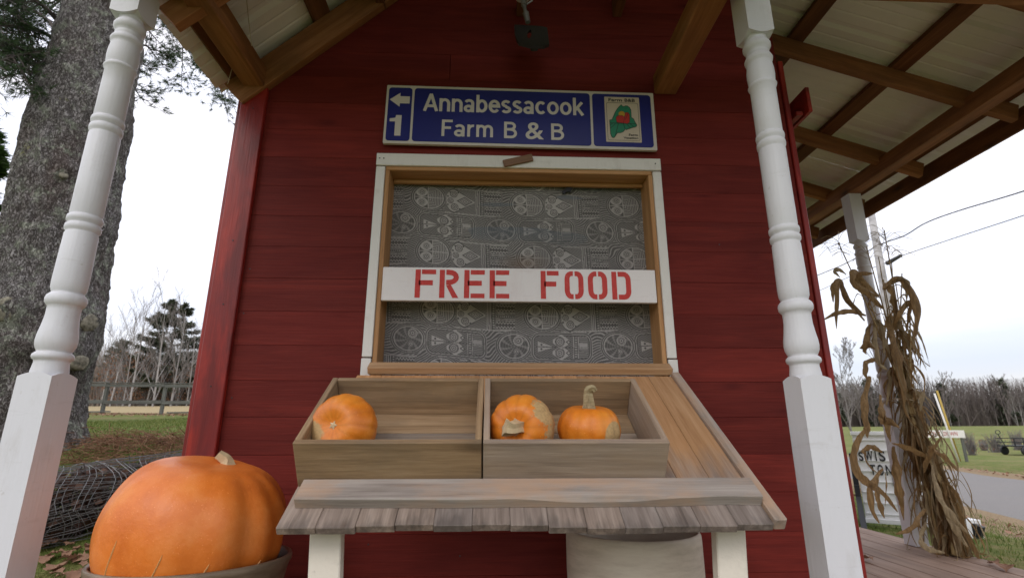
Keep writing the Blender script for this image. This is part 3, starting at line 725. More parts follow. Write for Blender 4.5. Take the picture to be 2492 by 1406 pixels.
v, f = slab([ep(*p) for p in ((415, 650), (450, 605), (540, 605), (585, 640), (600, 545), (655, 545), (682, 585), (682, 745), (630, 775), (560, 765), (430, 745))], .0004); part('barn', v, f, MAT['emred'], emb, E2(-.0025))
vv = []; ff = []
acc(*ring([ep(*p) for p in ((415, 650), (450, 605), (540, 605), (585, 640), (600, 545), (655, 545), (682, 585), (682, 745), (630, 775), (560, 765), (430, 745))], .0018))
acc(*line(ep(585, 640), ep(560, 765), .0018)); acc(*line(ep(600, 690), ep(655, 560), .0018))
part('barn_lines', vv, ff, MAT['signdark'], emb, E2(-.0028))
for s, x0, x1, z0, z1 in (('Farm', .018, .078, EH-.024, EH-.008), ('B&B', .090, .136, EH-.024, EH-.008), ('Farm', .100, .139, .030, .041), ('Vacation', .076, .140, .016, .026)):
    addmesh('lettering', text_mesh('lettering', s, x0, x1, z0, z1, MAT['signdark'], .012), emb, E2(-.0012))

# ------------------------------------------------------------------ FREE FOOD board across the window
MAT['stencil'] = None
m, nt, b = newmat('stencil_red'); 
c = ramp(nt, nz(nt, mapped(nt, rnd=False), 45, 4, .7), ((.3, (.50, .030, .022)), (.6, (.58, .045, .035)), (.78, (.66, .16, .13)))); setc(nt, b, c, .5, .35); MAT['stencil'] = m
fb = empty('food_board', (.116, -.012, .56), 'white painted board with red stencilled words FREE FOOD across the window', 'sign')
FM = WM[fb.name]
v, f = boxgeo(1.091, .019, .137, .002); part('board', v, f, MAT['whiteboard'], fb, FM)
def bx(px): return -.4295+(px-932)*.001651-.116
LH = .1155; LZ = .0015
def stencil(ch, x0, x1):
    w = x1-x0; s = .0205; h = LH; gp = .0055; P = []
    R = lambda a, b, c, d: P.append([(a, c), (b, c), (b, d), (a, d)])
    if ch in 'FE':
        R(0, s, 0, h); R(s+gp*.8, w, h-s*.92, h); R(s*.7, w*.86, h*.44, h*.44+s)
        if ch == 'E': R(s+gp, w, 0, s*.92)
    if ch == 'R':
        R(0, s, 0, h); 
        arc = [(w*.5+(w*.5-s/2)*math.cos(a), h*.73+(h*.27-s/2)*math.sin(a)) for a in np.linspace(math.pi/2, -math.pi/2, 9)]
        st = [(s+gp, h-s/2)]+arc+[(s+gp, h*.46+s/2)]
        P.append(('s', st)); P.append([(s+gp, h*.44), (s+gp+s*.9, h*.47), (w, 0), (w-s*1.15, 0)])
    if ch in 'OD':
        rr = w*.42
        def side(sg):
            A = []
            cxx = w/2; e = w/2-s/2
            pts = [(cxx+sg*gp*.6, h-s/2), (cxx+sg*(e-rr*.55), h-s/2)]+[(cxx+sg*(e-rr*.55+rr*.55*math.sin(a)), h-s/2-rr*.75*(1-math.cos(a))) for a in np.linspace(.3, math.pi/2, 5)]
            pts += [(x_, h-z_) for x_, z_ in reversed(pts)]
            return pts
        P.append(('s', side(1)))
        if ch == 'O': P.append(('s', side(-1)))
        else: R(0, s, 0, h); P[0] = ('s', [(s+gp, h-s/2)]+side(1)[1:-1]+[(s+gp, s/2)])
    V = []; F = []
    for p in P:
        if p[0] == 's':
            L_ = [Vector(q) for q in p[1]]; o = len(V)
            for i, q in enumerate(L_):
                t = (L_[min(i+1, len(L_)-1)]-L_[max(i-1, 0)]).normalized(); nn = Vector((-t.y, t.x))*s/2
                V += [(q.x+nn.x, 0, q.y+nn.y), (q.x-nn.x, 0, q.y-nn.y)]
            for i in range(len(L_)-1): F.append((o+2*i, o+2*i+1, o+2*i+3, o+2*i+2))
        else:
            o = len(V); V += [(x_, 0, z_) for x_, z_ in p]; F.append(tuple(range(o, o+4)))
    V = [(x_+x0+noise.noise(Vector((x_*60+x0*9, z_*60, 1)))*.0008, 0, z_-LH/2+LZ+noise.noise(Vector((z_*60, x_*60+x0*7, 4)))*.0008) for x_, y_, z_ in V]
    part('letter', V, F, MAT['stencil'], fb, FM @ Matrix.Translation((0, -.0103, 0)))
for ch, a, b_ in (('F', 1010, 1059), ('R', 1068, 1114), ('E', 1127, 1176), ('E', 1188, 1235), ('F', 1311, 1355), ('O', 1369, 1415), ('O', 1426, 1473), ('D', 1484, 1531)): stencil(ch, bx(a), bx(b_))

# ------------------------------------------------------------------ printed cloth behind the window
def cloth():
    nx, nz_ = 640, 500
    X0, X1, Z0, Z1 = -.432, .670, .21, 1.075
    x = np.linspace(X0, X1, nx); z = np.linspace(Z1, Z0, nz_); X, Z = np.meshgrid(x, z)
    rng = np.random.default_rng(4)
    def vn(sx, sz, seed, px=X, pz=Z):
        r = np.random.default_rng(seed).random((64, 64)); u = px*sx+20; w = pz*sz+20
        i = np.floor(u).astype(int); j = np.floor(w).astype(int); fu = u-i; fw = w-j; fu = fu*fu*(3-2*fu); fw = fw*fw*(3-2*fw)
        G = lambda a, b: r[a % 64, b % 64]
        return (G(i, j)*(1-fu)+G(i+1, j)*fu)*(1-fw)+(G(i, j+1)*(1-fu)+G(i+1, j+1)*fu)*fw
    # cloth is hung a little crooked and wavy
    wav = .012*np.sin(X*5.2+.6)+.010*(vn(5, 4, 1)-.5)
    sag = .018*np.clip(1-abs((X-.40)/.17), 0, 1)*np.clip((Z-.95)/.12, 0, 1)
    U = X+.03*(Z-.6)+.010*(vn(6, 5, 2)-.5)+.0; Vv = Z+wav+.02*X+sag
    CW, CH = .432, .252
    L = np.zeros_like(X)
    warp = vn(14, 14, 7)*2.0+vn(30, 30, 8)*.8
    L[:] = (np.sin((Vv*1.0+.035*np.sin(U*17+Vv*9)+warp*.012)*2*math.pi/.0095) > .45)*.75
    def ell(u, v, a, b): return np.sqrt((u/a)**2+(v/b)**2)
    def setm(mask, val): L[mask] = val[mask] if hasattr(val, 'shape') else val
    def cells(ox, oz, fn, hw, hh):
        for ci in range(-2, 4):
            for cj in range(-4, 3):
                cx = ox+ci*CW-cj*.020; cz = oz+cj*CH
                u = U-cx; v = Vv-cz; m_ = (abs(u) < hw) & (abs(v) < hh)
                if m_.any(): fn(u, v, m_)
    def rings(u, v, m_, cx, cz, r, n, dark_first=True):
        d = np.sqrt((u-cx)**2+(v-cz)**2); mm = m_ & (d < r)
        val = (np.sin(d/r*n*2*math.pi+ (math.pi if dark_first else 0)) > 0)*1.0; setm(mm, val); setm(m_ & (d > r*.88) & (d < r), 0.0)
    def halo(d, m_):
        for a, b, c in ((1.0, 1.07, .9), (1.07, 1.16, 0), (1.16, 1.21, .7), (1.21, 1.30, 0), (1.30, 1.34, .55)): setm(m_ & (d >= a) & (d < b), c)
    def eyes(u, v, m_):
        d = ell(u, v, .062, .052); halo(d, m_ & (d < 1.35)); ins = m_ & (d < 1)
        setm(ins, 0.0)
        q = np.abs(v); rr = ((np.maximum(u+.005, np.abs(v)-.0) / .0072) % 1 > .5)*.85
        setm(ins & (u > -.004), rr)
        setm(ins & (np.abs(v) < .002), .9); setm(ins & (np.abs(u+.004) < .002), .9)
        for s in (-1, 1):
            e = ell(u+.032, v-s*.024, .026, .021); setm(ins & (e < 1), 1.0); rings(u, v, ins & (e < 1.0), -.031, s*.024, .015, 2.2)
    def cone(u, v, m_):
        # fat teardrop pointing right, circles on its left, diamond on its right
        t = np.clip((u+.062)/.125, 0, 1); hw = .054*np.sqrt(np.clip(1-((t-.28)/.30)**2, 0, 1))*(t < .28)+.054*(1-(t-.28)/.72)*(t >= .28)
        d = np.abs(v)/np.maximum(hw, 1e-4); box_ = (u > -.068) & (u < .185)
        o = m_ & box_ & (np.abs(v) < .062+0*u); setm(o, ((v*np.sign(v)+u*.45)/.0068 % 1 > .5)*.55)
        setm(o & (np.abs(np.abs(v)-.060) < .0022), .85)
        ins = m_ & (t > 0) & (t < 1) & (d < 1); setm(m_ & (t > 0) & (t < 1) & (d < 1.14) & (d >= 1), 0.0); setm(ins, 1.0)
        for cx, cz, r in ((-.030, .030, .0165), (-.044, -.002, .0135), (-.026, -.031, .0165)): rings(u, v, ins, cx, cz, r, 2.6)
        dd = np.abs(u-.018)/.036+np.abs(v)/.022; setm(ins & (dd < 1), (((dd*3.2) % 1) < .5)*1.0); setm(ins & (dd < 1) & (dd > .76), 0.0)
        for cx, cz in ((-.010, .040), (-.004, -.038), (-.056, .018), (-.056, -.022), (-.045, .040)): setm(ins & ((u-cx)**2+(v-cz)**2 < .0042**2), 0.0)
        st = m_ & (u > .066) & (u < .088) & (np.abs(v) < .058); setm(st, (((u-.066)/.0073) % 1 < .5)*.85)
        dt = m_ & (u > .088) & (u < .100) & (np.abs(v) < .058); setm(dt, ((((v/.010) % 1) < .45) & (np.abs(u-.094) < .0035))*.9)
        for cz, amp in ((.036, 1), (-.036, 1)):
            zz = m_ & (u > .104) & (u < .178) & (np.abs(v-cz) < .020); setm(zz, 0.0)
            tri = np.abs(((u/.012) % 1)-.5)*2*.008
            setm(zz & (np.abs(np.abs(v-cz)-.005-tri) < .0022), 1.0); setm(zz & (np.abs(np.abs(v-cz)-.0185) < .0014), .9)
        md = m_ & (u > .104) & (u < .178) & (np.abs(v) < .012); setm(md, ((np.abs(np.abs(v)-.009) < .0014) | ((np.abs(v) < .0022) & (((u/.008) % 1) < .6)))*.9)
    def wheel(u, v, m_):
        d = ell(u, v, .056, .048); halo(d, m_ & (d < 1.35)); ins = m_ & (d < 1); a = np.arctan2(v, u)
        setm(ins, (np.sin(a*9+d*3) > .5)*.35+(np.sin(d*34) > .6)*.2)
        rings(u, v, ins, .016, .022, .015, 2); rings(u, v, ins, .008, -.022, .012, 2)
        setm(ins & (np.abs(np.sqrt((u-.016)**2+(v-.022)**2)-.0175) < .002), .9)
    def bar_(u, v, m_):
        dx = np.maximum(np.abs(u)-.090, 0); dz = np.maximum(np.abs(v)-.022, 0); d = np.sqrt(dx*dx+dz*dz)
        for a, b, c in ((.036, .039, .6), (.031, .036, 0), (.028, .031, .85), (.024, .028, 0)): setm(m_ & (d >= a) & (d < b), c)
        ins = m_ & (d < .024); setm(ins, ((np.abs(v)-u*.5)/.0075 % 1 > .55)*.45)
        for s in (-1, 1):
            w = m_ & (u > -.100) & (u < -.040) & (s*v > .002) & (s*v < .021*(-.035-u)/.065+.001); setm(w, 1.0); setm(w & ((u+.085)**2+(v-s*.009)**2 < .0045**2), 0.0)
            e = m_ & ((np.abs(u+.002)/.045+np.abs(v-s*.023)/.030) < 1) & (np.abs(u+.002) < .036); setm(e, 1.0)
            rings(u, v, m_, -.008, s*.023, .0205, 3)
            t = np.abs(u-.028)/.012+np.abs(v-s*.022)/.010; setm(m_ & (t < 1), 0.0); setm(m_ & (t < .5), 1.0)
        setm(m_ & (np.abs(v) < .0015) & (np.abs(u) < .10), 0.0)
        st = m_ & (u > .050) & (u < .068) & (np.abs(v) < .044); setm(st, ((((v/.0095) % 1) < .5) & (np.abs(u-.059) < .005))*.8); setm(m_ & (np.abs(np.abs(u-.059)-.0095) < .0013) & (np.abs(v) < .044), .9)
        b2 = m_ & (u > .072) & (u < .108) & (np.abs(v) < .042); setm(b2, ((v/.007 % 1) > .5)*.55); setm(m_ & (u > .072) & (u < .108) & (np.abs(v-.006) < .011), .8); setm(m_ & (u > .072) & (u < .108) & (np.abs(v) < .0022) & ((u/.004 % 1) < .6), 0.0)
    # offsets from surveyed motifs
    cells(-.245+.0, .726, eyes, .09, .075); cells(-.105, .722, cone, .20, .07)
    cells(-.385, .852, wheel, .085, .075); cells(-.19, .850, bar_, .135, .062)
    # worn print, slight colour shift
    L *= .80+.35*vn(9, 9, 11); L = np.clip(L, 0, 1)
    k = (vn(4, 5, 12)-.5)*.25+1
    darkc = np.array((.125, .121, .118)); lightc = np.array((.43, .415, .40)); col = darkc+(lightc-darkc)*L[..., None]*.95
    blue = (vn(3, 26, 13) > .72)*np.clip((Z-.75)/.1, 0, 1); col = col*(1-.35*blue[..., None])+np.array((.13, .17, .22))*.35*blue[..., None]
    st = np.clip(1-np.sqrt(((X-.14)/.13)**2+((Z-.69)/.05)**2), 0, 1)[..., None]; col = col*(1-st*.45)+np.array((.20, .12, .06))*st*.45
    col = col*k[..., None]*np.array((1, .985, .975))
    Y = .104+.010*(vn(3.5, 2.5, 21)-.5)+.006*np.sin(X*11+Z*3)*.5+.004*(vn(12, 5, 22)-.5)
    topdip = np.clip((Z-1.00)/.07, 0, 1)*(.022*np.clip(1-abs((X-.46)/.20), 0, 1)+.006*np.sin(X*9)**2)
    Zp = Z-topdip
    V = np.stack([X, Y, Zp], -1).reshape(-1, 3)
    me = bpy.data.meshes.new('printed_cloth'); me.vertices.add(nx*nz_); me.vertices.foreach_set('co', V.ravel())
    idx = np.arange(nx*nz_).reshape(nz_, nx); q = np.stack([idx[:-1, :-1], idx[1:, :-1], idx[1:, 1:], idx[:-1, 1:]], -1).reshape(-1, 4)
    me.loops.add(q.size); me.polygons.add(len(q)); me.loops.foreach_set('vertex_index', q.ravel()); me.polygons.foreach_set('loop_start', np.arange(len(q))*4)
    me.polygons.foreach_set('use_smooth', np.ones(len(q), bool))
    me.update(calc_edges=True); ca = me.color_attributes.new('print', 'FLOAT_COLOR', 'POINT')
    ca.data.foreach_set('color', np.concatenate([col.reshape(-1, 3), np.ones((nx*nz_, 1))], 1).ravel().astype(np.float32))
    m, nt, b = newmat('printed_cloth'); a = nt.nodes.new('ShaderNodeAttribute'); a.attribute_name = 'print'
    t = nt.nodes.new('ShaderNodeTexCoord'); wv = nz(nt, t.outputs['Object'], 600, 1)
    setc(nt, b, a.outputs['Color'], .9, .1); bump(nt, b, wv, .0004); b.inputs['Sheen Weight'].default_value = .1
    me.materials.append(m); return me
o = addmesh('curtain', cloth()); tag(o, 'grey and cream cloth printed with tribal masks hanging inside the window', 'curtain')
bar('backing_panel', (-.43, .135, .64), (.668, .135, .64), .005, .88, MAT['cream'], shed, b=.001)
# black clip
v, f = slab([(-.004, -.018), (.012, -.006), (.028, -.008), (.036, .008), (.026, .020), (.012, .016), (.004, .004), (-.010, -.006)], .010)
tag(part('clip', v, f, MAT['black'], None, Matrix.Translation((.318, .082, 1.027))), 'small black clip holding the cloth near the window top', 'clip')

# ------------------------------------------------------------------ drop-down counter
TD = Vector((0, -.835, -.550)); TN = Vector((0, -.550, .835)); TB = Vector((0, -.05, .2))
def tp(x, s, h=0): return TB+TD*s+TN*h+Vector((x, 0, 0))
cnt = empty('counter_flap', tp(.12, .38, -.01), 'sloping drop-down counter of weathered planks below the window', 'counter')
rb = random.Random(11); x = -.492; i = 0; x1t = .684; wp = (x1t-x)/13
for i in range(13):
    a = x+i*wp; s1 = .755+rb.uniform(-.004, .003)-.006*math.sin(i*.5)
    bar('plank', tp(a+wp/2, 0, -.010+rb.uniform(-.001, .001)), tp(a+wp/2, s1, -.010), wp-.0007, .020, MAT['plank'], cnt, TN, b=.0016)
bar('edge_strip', tp(.7005, -.01, -.004), tp(.7005, .752, -.004), .031, .034, MAT['cleat'], cnt, TN, b=.004)
bar('batten', tp(-.455, -.028, .014), tp(.690, -.028, .014), .046, .030, MAT['backcleat'], cnt, TN, b=.003, label='orange batten along the hinge edge')
# front batten with a warped lower edge
def batten(x0, x1, s0, s1, h0, h1):
    n = 60; V = []; F = []
    for i in range(n+1):
        t = i/n; xx = x0+(x1-x0)*t; bow = .0045*math.sin(t*3.1)+.004*noise.noise(Vector((xx*6, 1, 2)))
        ch = .010*sstep(t, .45, .6)*(1-sstep(t, .70, .82))     # chipped, sapwood edge
        for (s, h) in ((s0, h0), (s0, h1-.002), (s0+.002, h1), (s1-.002-ch*.7+bow, h1), (s1+bow, h1-.002-ch), (s1+bow, h0)): V.append(tp(xx, s, h)-tp(.11, .65, .02))
    for i in range(n):
        for k in range(6): a = i*6+k; b = i*6+(k+1) % 6; F.append((a, a+6, b+6, b))
    F += [tuple(range(6)), tuple(n*6+k for k in range(6))[::-1]]
    return part('batten', V, F, MAT['cleat'], cnt, Matrix.Translation(tp(.11, .65, .02)), label='grey warped batten stopping the boxes')
o = batten(-.470, .683, .618, .690, .001, .028)
for a, b in (((-.405, -.575, -.182), (-.372, -.60, ZD+.003)), ((.622, -.565, -.178), (.580, -.60, ZD+.003))): bar('leg', a, b, .076, .036, MAT['legwhite'], cnt, (0, 1, 0), b=.003)

# ------------------------------------------------------------------ wooden boxes
def wbox(x0, x1, mats, label):
    s0, s1, h = .270, .615, .131; t = .017
    cx = (x0+x1)/2; o = empty('wooden_box', tp(cx, (s0+s1)/2, 0), label, 'box', 'wooden boxes of pumpkins on the counter')
    P = lambda n_, a, b, w, th, up, m: bar(n_, a, b, w, th, MAT[m], o, up, b=.0022)
    P('front_board', tp(x0, s1-t/2, h/2+.001), tp(x1, s1-t/2, h/2+.001), t, h, TN, mats[0])
    P('back_board', tp(x0+t, s0+t/2, h/2+.001), tp(x1-t, s0+t/2, h/2+.001), t, h, TN, mats[1])
    for xx in (x0+t/2, x1-t/2): P('side_board', tp(xx, s0, h/2+.001), tp(xx, s1-t-.0005, h/2+.001), t, h, TN, mats[2])
    sl = s1-s0-2*t; ws = sl/3
    for k in range(3): P('bottom_board', tp(x0+t+.001, s0+t+ws*(k+.5), .0075), tp(x1-t-.001, s0+t+ws*(k+.5), .0075), ws-.003, .009, TN, 'oldwood' if k else 'boxwood')
    return o
wbox(-.490, -.0205, ('boxwood', 'boxwood', 'boxwood'), 'left wooden box on the counter holding one pumpkin')
wbox(-.0165, .461, ('greybox', 'boxwood', 'greybox'), 'right greyer wooden box on the counter holding two pumpkins')

# ------------------------------------------------------------------ pumpkins
def pumpkin_mat(name, c0, c1, c2, pc, patch, r=.32, rough_patch=.6, gdark=.72):
    """patch: list of (direction, size, noise) scars in object space"""
    m, nt, b = newmat(name); t = nt.nodes.new('ShaderNodeTexCoord'); v = t.outputs['Object']
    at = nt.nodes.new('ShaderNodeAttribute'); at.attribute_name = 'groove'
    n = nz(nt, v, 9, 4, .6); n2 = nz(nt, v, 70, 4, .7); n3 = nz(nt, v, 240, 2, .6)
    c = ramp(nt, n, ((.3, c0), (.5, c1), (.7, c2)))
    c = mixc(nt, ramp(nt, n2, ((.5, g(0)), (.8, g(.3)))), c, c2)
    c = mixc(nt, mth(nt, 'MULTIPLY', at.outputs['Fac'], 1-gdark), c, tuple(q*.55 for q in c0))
    c = mixc(nt, ramp(nt, n3, ((.66, g(0)), (.72, g(.5)))), c, tuple(min(1, q*1.3+.08) for q in c2))
    fs = None
    for d, size, amp in patch:
        vd = nt.nodes.new('ShaderNodeVectorMath'); vd.operation = 'DISTANCE'; nt.links.new(v, vd.inputs[0]); vd.inputs[1].default_value = d
        q = mth(nt, 'ADD', vd.outputs['Value'], mth(nt, 'MULTIPLY', mth(nt, 'SUBTRACT', nz(nt, v, 55, 5, .75), .5), amp))
        k = ramp(nt, mth(nt, 'DIVIDE', q, size), ((.90, g(1)), (1.0, g(0))))
        c = mixc(nt, k, c, ramp(nt, nz(nt, v, 130, 3), ((.3, tuple(q_*.72 for q_ in pc)), (.7, pc))))
        fs = k if fs is None else mth(nt, 'MAXIMUM', fs, k)
    rg = mth(nt, 'ADD', r, mth(nt, 'MULTIPLY', n2, .18))
    if fs is not None: rg = mth(nt, 'ADD', rg, mth(nt, 'MULTIPLY', fs, .35))
    setc(nt, b, c, rg, .45); bump(nt, b, n2, .0012)
    return m
def pumpkin_mesh(name, R, asp, nr, depth, mat, seed, fn=None, dim=.16):
    nu, nv = 96, 48; V = []; G = []; F = []
    rr = random.Random(seed); amp = [rr.uniform(.6, 1.2) for _ in range(nr)]; off = [rr.uniform(-.12, .12) for _ in range(nr)]
    for j in range(nv+1):
        th = math.pi*j/nv; s, c = math.sin(th), math.cos(th)
        for i in range(nu):
            ph = 2*math.pi*i/nu; q = (ph/(2*math.pi)*nr); k = int(q) % nr; fr = q-int(q)
            gr = (1-math.sin(math.pi*fr)**.55); gd = gr*amp[k if fr > .5 else k-1]
            r = R*(1-depth*gd*s**.4)
            rad = s**(.74 if fn else .88)*r*(1+.03*noise.noise(Vector((c*2, ph, seed))))
            z_ = R*asp*(c*(1-dim*2*math.exp(-(s/.35)**2)) if c > 0 else c*(1-dim*math.exp(-(s/.35)**2)))
            p = Vector((rad*math.cos(ph), rad*math.sin(ph), z_))
            if fn: p, g_ = fn(p, ph, th); gd = max(gd if depth > .001 else 0, g_)
            V.append(p); G.append(min(1, gd))
    for j in range(nv):
        for i in range(nu): a = j*nu+i; b = j*nu+(i+1) % nu; F.append((a, a+nu, b+nu, b))
    me = mesh(name, V, F, mat, True); at = me.attributes.new('groove', 'FLOAT', 'POINT'); at.data.foreach_set('value', G); return me
MAT['stem'] = wood('dry_stem', (.16, .12, .06), (.34, .27, .15), (.50, .42, .27), .8, gs=2, knot=0, var=.1)
MAT['palestem'] = flat('pale_stem', (.55, .42, .25), .7, .3, 0, .2, 40)
def stem(pts, rad, mat, parent, Mw, n=10, ridg=.18):
    P = catmull(pts, 5); k = len(P); V = []; F = []; Rr = [curve1(i/(k-1), [(j/(len(rad)-1), r) for j, r in enumerate(rad)]) for i in range(k)]
    v, f = tube(P, Rr, n)
    v2 = []
    for i, q in enumerate(v):
        ring_i = min(i//n, k-1); c = P[ring_i]; s_ = 1+ridg*(1 if (i % n) % 2 else -1); v2.append(c+(q-c)*s_)
    return part('stem', v2, f, mat, parent, Mw)
def small_pumpkin(center, R, asp, tilt, nr, label, patch, st, seed, depth=.05):
    c = Vector(center); o = empty('pumpkin', c, label, 'pumpkin', 'small pumpkins in the wooden boxes')
    Rm = tilt.to_matrix().to_4x4(); Mw = Matrix.Translation(c) @ Rm
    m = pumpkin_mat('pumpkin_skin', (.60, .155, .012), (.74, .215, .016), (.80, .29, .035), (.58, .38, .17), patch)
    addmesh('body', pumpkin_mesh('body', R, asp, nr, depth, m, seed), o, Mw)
    zt = R*asp*.70
    st(o, Mw, zt); return o
# left pumpkin: blossom end with a pale star turned to the viewer
def tiltto(d, roll=0): return Vector(d).to_track_quat('Z', 'Y').to_euler()
def st_star(o, Mw, zt):
    V = [(0, 0, zt+.004)]; F = []
    for k in range(10):
        a = k*math.pi/5; r = .0125 if k % 2 == 0 else .0065; V.append((r*math.cos(a), r*math.sin(a), zt+.001))
    for k in range(10): F.append((0, 1+k, 1+(k+1) % 10))
    for k in range(10): V.append((V[1+k][0]*.9, V[1+k][1]*.9, zt-.012))
    for k in range(10): F.append((1+k, 11+k, 11+(k+1) % 10, 1+(k+1) % 10))
    part('stem_scar', V, F, MAT['palestem'], o, Mw)
small_pumpkin(tp(-.400, .490, .094), .0925, .80, tiltto((-.28, -.90, .12)), 14, 'small pumpkin lying with its pale star scar forward in the left box', [((-.062, -.030, .036), .050, .018)], st_star, 3, .035)
def st_cut(o, Mw, zt):
    stem([(0, 0, zt-.006), (.002, 0, zt+.014), (-.008, -.004, zt+.034), (-.022, .0, zt+.044)], [.026, .0165, .0165, .021], MAT['palestem'], o, Mw, 10, .2)
small_pumpkin(tp(.090, .488, .094), .0905, .86, tiltto((-.30, -.93, .0)), 12, 'small pumpkin lying with its cut stem forward in the right box', [((.074, .038, .024), .046, .085), ((.078, -.014, .012), .034, .07)], st_cut, 5, .035)
def st_tall(o, Mw, zt):
    stem([(0, 0, zt-.005), (0, .001, zt+.018), (-.002, .002, zt+.045), (-.002, -.001, zt+.058), (.008, -.006, zt+.062), (.015, -.010, zt+.054)], [.020, .0145, .0115, .0100, .0085, .006], MAT['stem'], o, Mw, 10, .16)
small_pumpkin(tp(.277, .487, .089), .0885, .80, tiltto((.02, -.16, 1)), 14, 'upright small pumpkin with a tall curved stem in the right box', [((.052, -.068, -.008), .040, .006)], st_tall, 8, .04)
# the big pumpkin in its pot
def big_fn(p, ph, th):
    s = math.sin(th); gro = 0
    r = Vector((p.x, p.y, 0))
    k = 1.0
    for a0, wd, dp in ((-.58, .17, .085), (-.12, .16, .035), (.35, .16, .04), (-1.15, .12, .018), (-1.75, .12, .014), (1.2, .18, .05), (2.0, .16, .04), (2.9, .16, .04), (-2.5, .14, .03)):
        d = math.atan2(math.sin(ph-a0), math.cos(ph-a0)); gg = math.exp(-(d/wd)**2); k -= dp*gg*s**.35*(1.0 if th < 2 else .5)
        gro = max(gro, gg*dp*5*.6)
    lobe = .06*math.cos(ph+2.6)
    k += lobe
    z_ = p.z*(1+.10*math.cos(ph+2.4)*(1 if p.z > 0 else .3)*s)
    return Vector((p.x*k, p.y*k, z_)), gro
bp = empty('giant_pumpkin', (-.795, -.40, -.27), 'giant smooth orange pumpkin sitting in a pot left of the counter', 'pumpkin')
def bigskin():
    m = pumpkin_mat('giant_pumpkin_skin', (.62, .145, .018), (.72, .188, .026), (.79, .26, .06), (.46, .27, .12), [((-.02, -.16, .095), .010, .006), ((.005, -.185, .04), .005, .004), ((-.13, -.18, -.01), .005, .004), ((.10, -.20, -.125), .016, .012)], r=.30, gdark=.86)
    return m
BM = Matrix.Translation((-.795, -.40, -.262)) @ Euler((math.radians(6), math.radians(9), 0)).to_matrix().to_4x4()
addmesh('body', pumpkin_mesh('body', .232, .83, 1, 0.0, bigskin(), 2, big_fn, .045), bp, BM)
stem([(.012, .03, .164), (.002, .03, .182), (-.020, .022, .196)], [.022, .016, .013], MAT['palestem'], bp, BM, 10, .08)
# pale dried sap lines down the skin
def skinpt(ph, th, lift=1.002):
    s, c = math.sin(th), math.cos(th); R = .232
    rad = s**.74*R*(1+.03*noise.noise(Vector((c*2, ph % (2*math.pi), 2)))); z_ = R*.83*(c*(1-.09*math.exp(-(s/.35)**2)) if c > 0 else c*(1-.045*math.exp(-(s/.35)**2)))
    p, _ = big_fn(Vector((rad*math.cos(ph), rad*math.sin(ph), z_)), ph % (2*math.pi), th); return p*lift
V = []; F = []
for a0, t0, t1, dr in ((-1.92, 1.45, 2.25, -.10), (-1.42, 1.50, 2.2, -.16), (-.98, 1.6, 2.1, -.22), (-.75, 1.75, 2.02, -.30), (-.35, 1.7, 2.0, -.2)):
    tube([skinpt(a0+dr*(k/10)**1.2, t0+(t1-t0)*k/10) for k in range(11)], [.0006]+[.0017]*9+[.0006], 4, V, F)
part('sap_lines', V, F, flat('dried_sap', (.62, .33, .12), .6), bp, BM)['kind'] = 'stuff'

# ------------------------------------------------------------------ pots
def pot(name, c, R, h, tw, mat, label, lean=None, straight=False):
    P = [(R*.72, 0), (R*.74, .004), (R*.86, h*.5), (R*.965, h*.90), (R*.985, h*.945), (R*1.0, h*.955), (R*1.003, h*.985), (R*.992, h), (R*.965, h), (R*.952, h*.985), (R*.945, h*.90), (R*.83, h*.4), (R*.70, .02), (.0005, .018)]
    if straight: P = [(R*.90, 0), (R*.93, .006), (R*.975, h*.35), (R*1.0, h*.7), (R*1.0, h*.93), (R*.995, h*.975), (R*.975, h*.997), (R*.955, h), (R*.93, h*.99), (R*.92, h*.96), (R*.90, h*.4), (R*.85, .02), (.0005, .018)]
    v, f = lathe(P, 72, cap=False); n = 72; f.append(tuple(range(n))[::-1])
    Mw = Matrix.Translation(c) @ (lean or Matrix.Identity(4))
    return tag(part(name, v, f, mat, None, Mw, True), label, 'pot')
def clay(name, a, b_, c_, r=.55):
    m, nt, b = newmat(name); n = nz(nt, mapped(nt, (1, 1, 5), rnd=False), 6, 5, .65); n2 = nz(nt, mapped(nt, rnd=False), 2.5, 4, .6)
    c = ramp(nt, n, ((.3, a), (.5, b_), (.72, c_))); c = mixc(nt, ramp(nt, n2, ((.5, g(0)), (.75, g(.5)))), c, a); setc(nt, b, c, r, .4); bump(nt, b, nz(nt, mapped(nt, (1, 1, 3), rnd=False), 60, 3), .001); return m
pot('big_pot', (-.805, -.405, ZD+.002), .246, .350, .01, clay('brown_glazed_pot', (.12, .085, .055), (.19, .14, .095), (.27, .21, .15), .38), 'brown pot holding the giant pumpkin', Matrix.Rotation(math.radians(-2), 4, 'X'))
pot('planter', (.452, -.235, ZD+.002), .208, .385, .01, clay('grey_planter', (.46, .40, .31), (.58, .51, .41), (.66, .60, .49), .6), 'empty pale grey planter under the right end of the counter', straight=True)

# ------------------------------------------------------------------ lamp bracket under the porch roof
lp = empty('hanging_lamp', (.13, -.15, 1.85), 'dark bare lamp fitting hanging above the blue sign', 'lamp')
v, f = lathe([(.0005, 1.832), (.030, 1.832), (.034, 1.836), (.034, 1.848), (.0005, 1.850)], 24, False); part('rose', [(a+.125, b-.15, c) for a, b, c in v], f, MAT['white'], lp, None, True)
V, F = tube([(.128, -.15, 1.835), (.130, -.15, 1.79)], .013, 12); tube([(.130, -.15, 1.79), (.142, -.152, 1.725)], .0085, 10, V, F); tube([(.142, -.165, 1.785), (.166, -.165, 1.805)], .004, 8, V, F); v_, f_ = tube([(.138, -.15, 1.750), (.146, -.153, 1.70)], [.014, .011], 12); o = len(V); V += v_; F += [[i+o for i in q] for q in f_]
part('arm', V, F, MAT['steel'], lp)
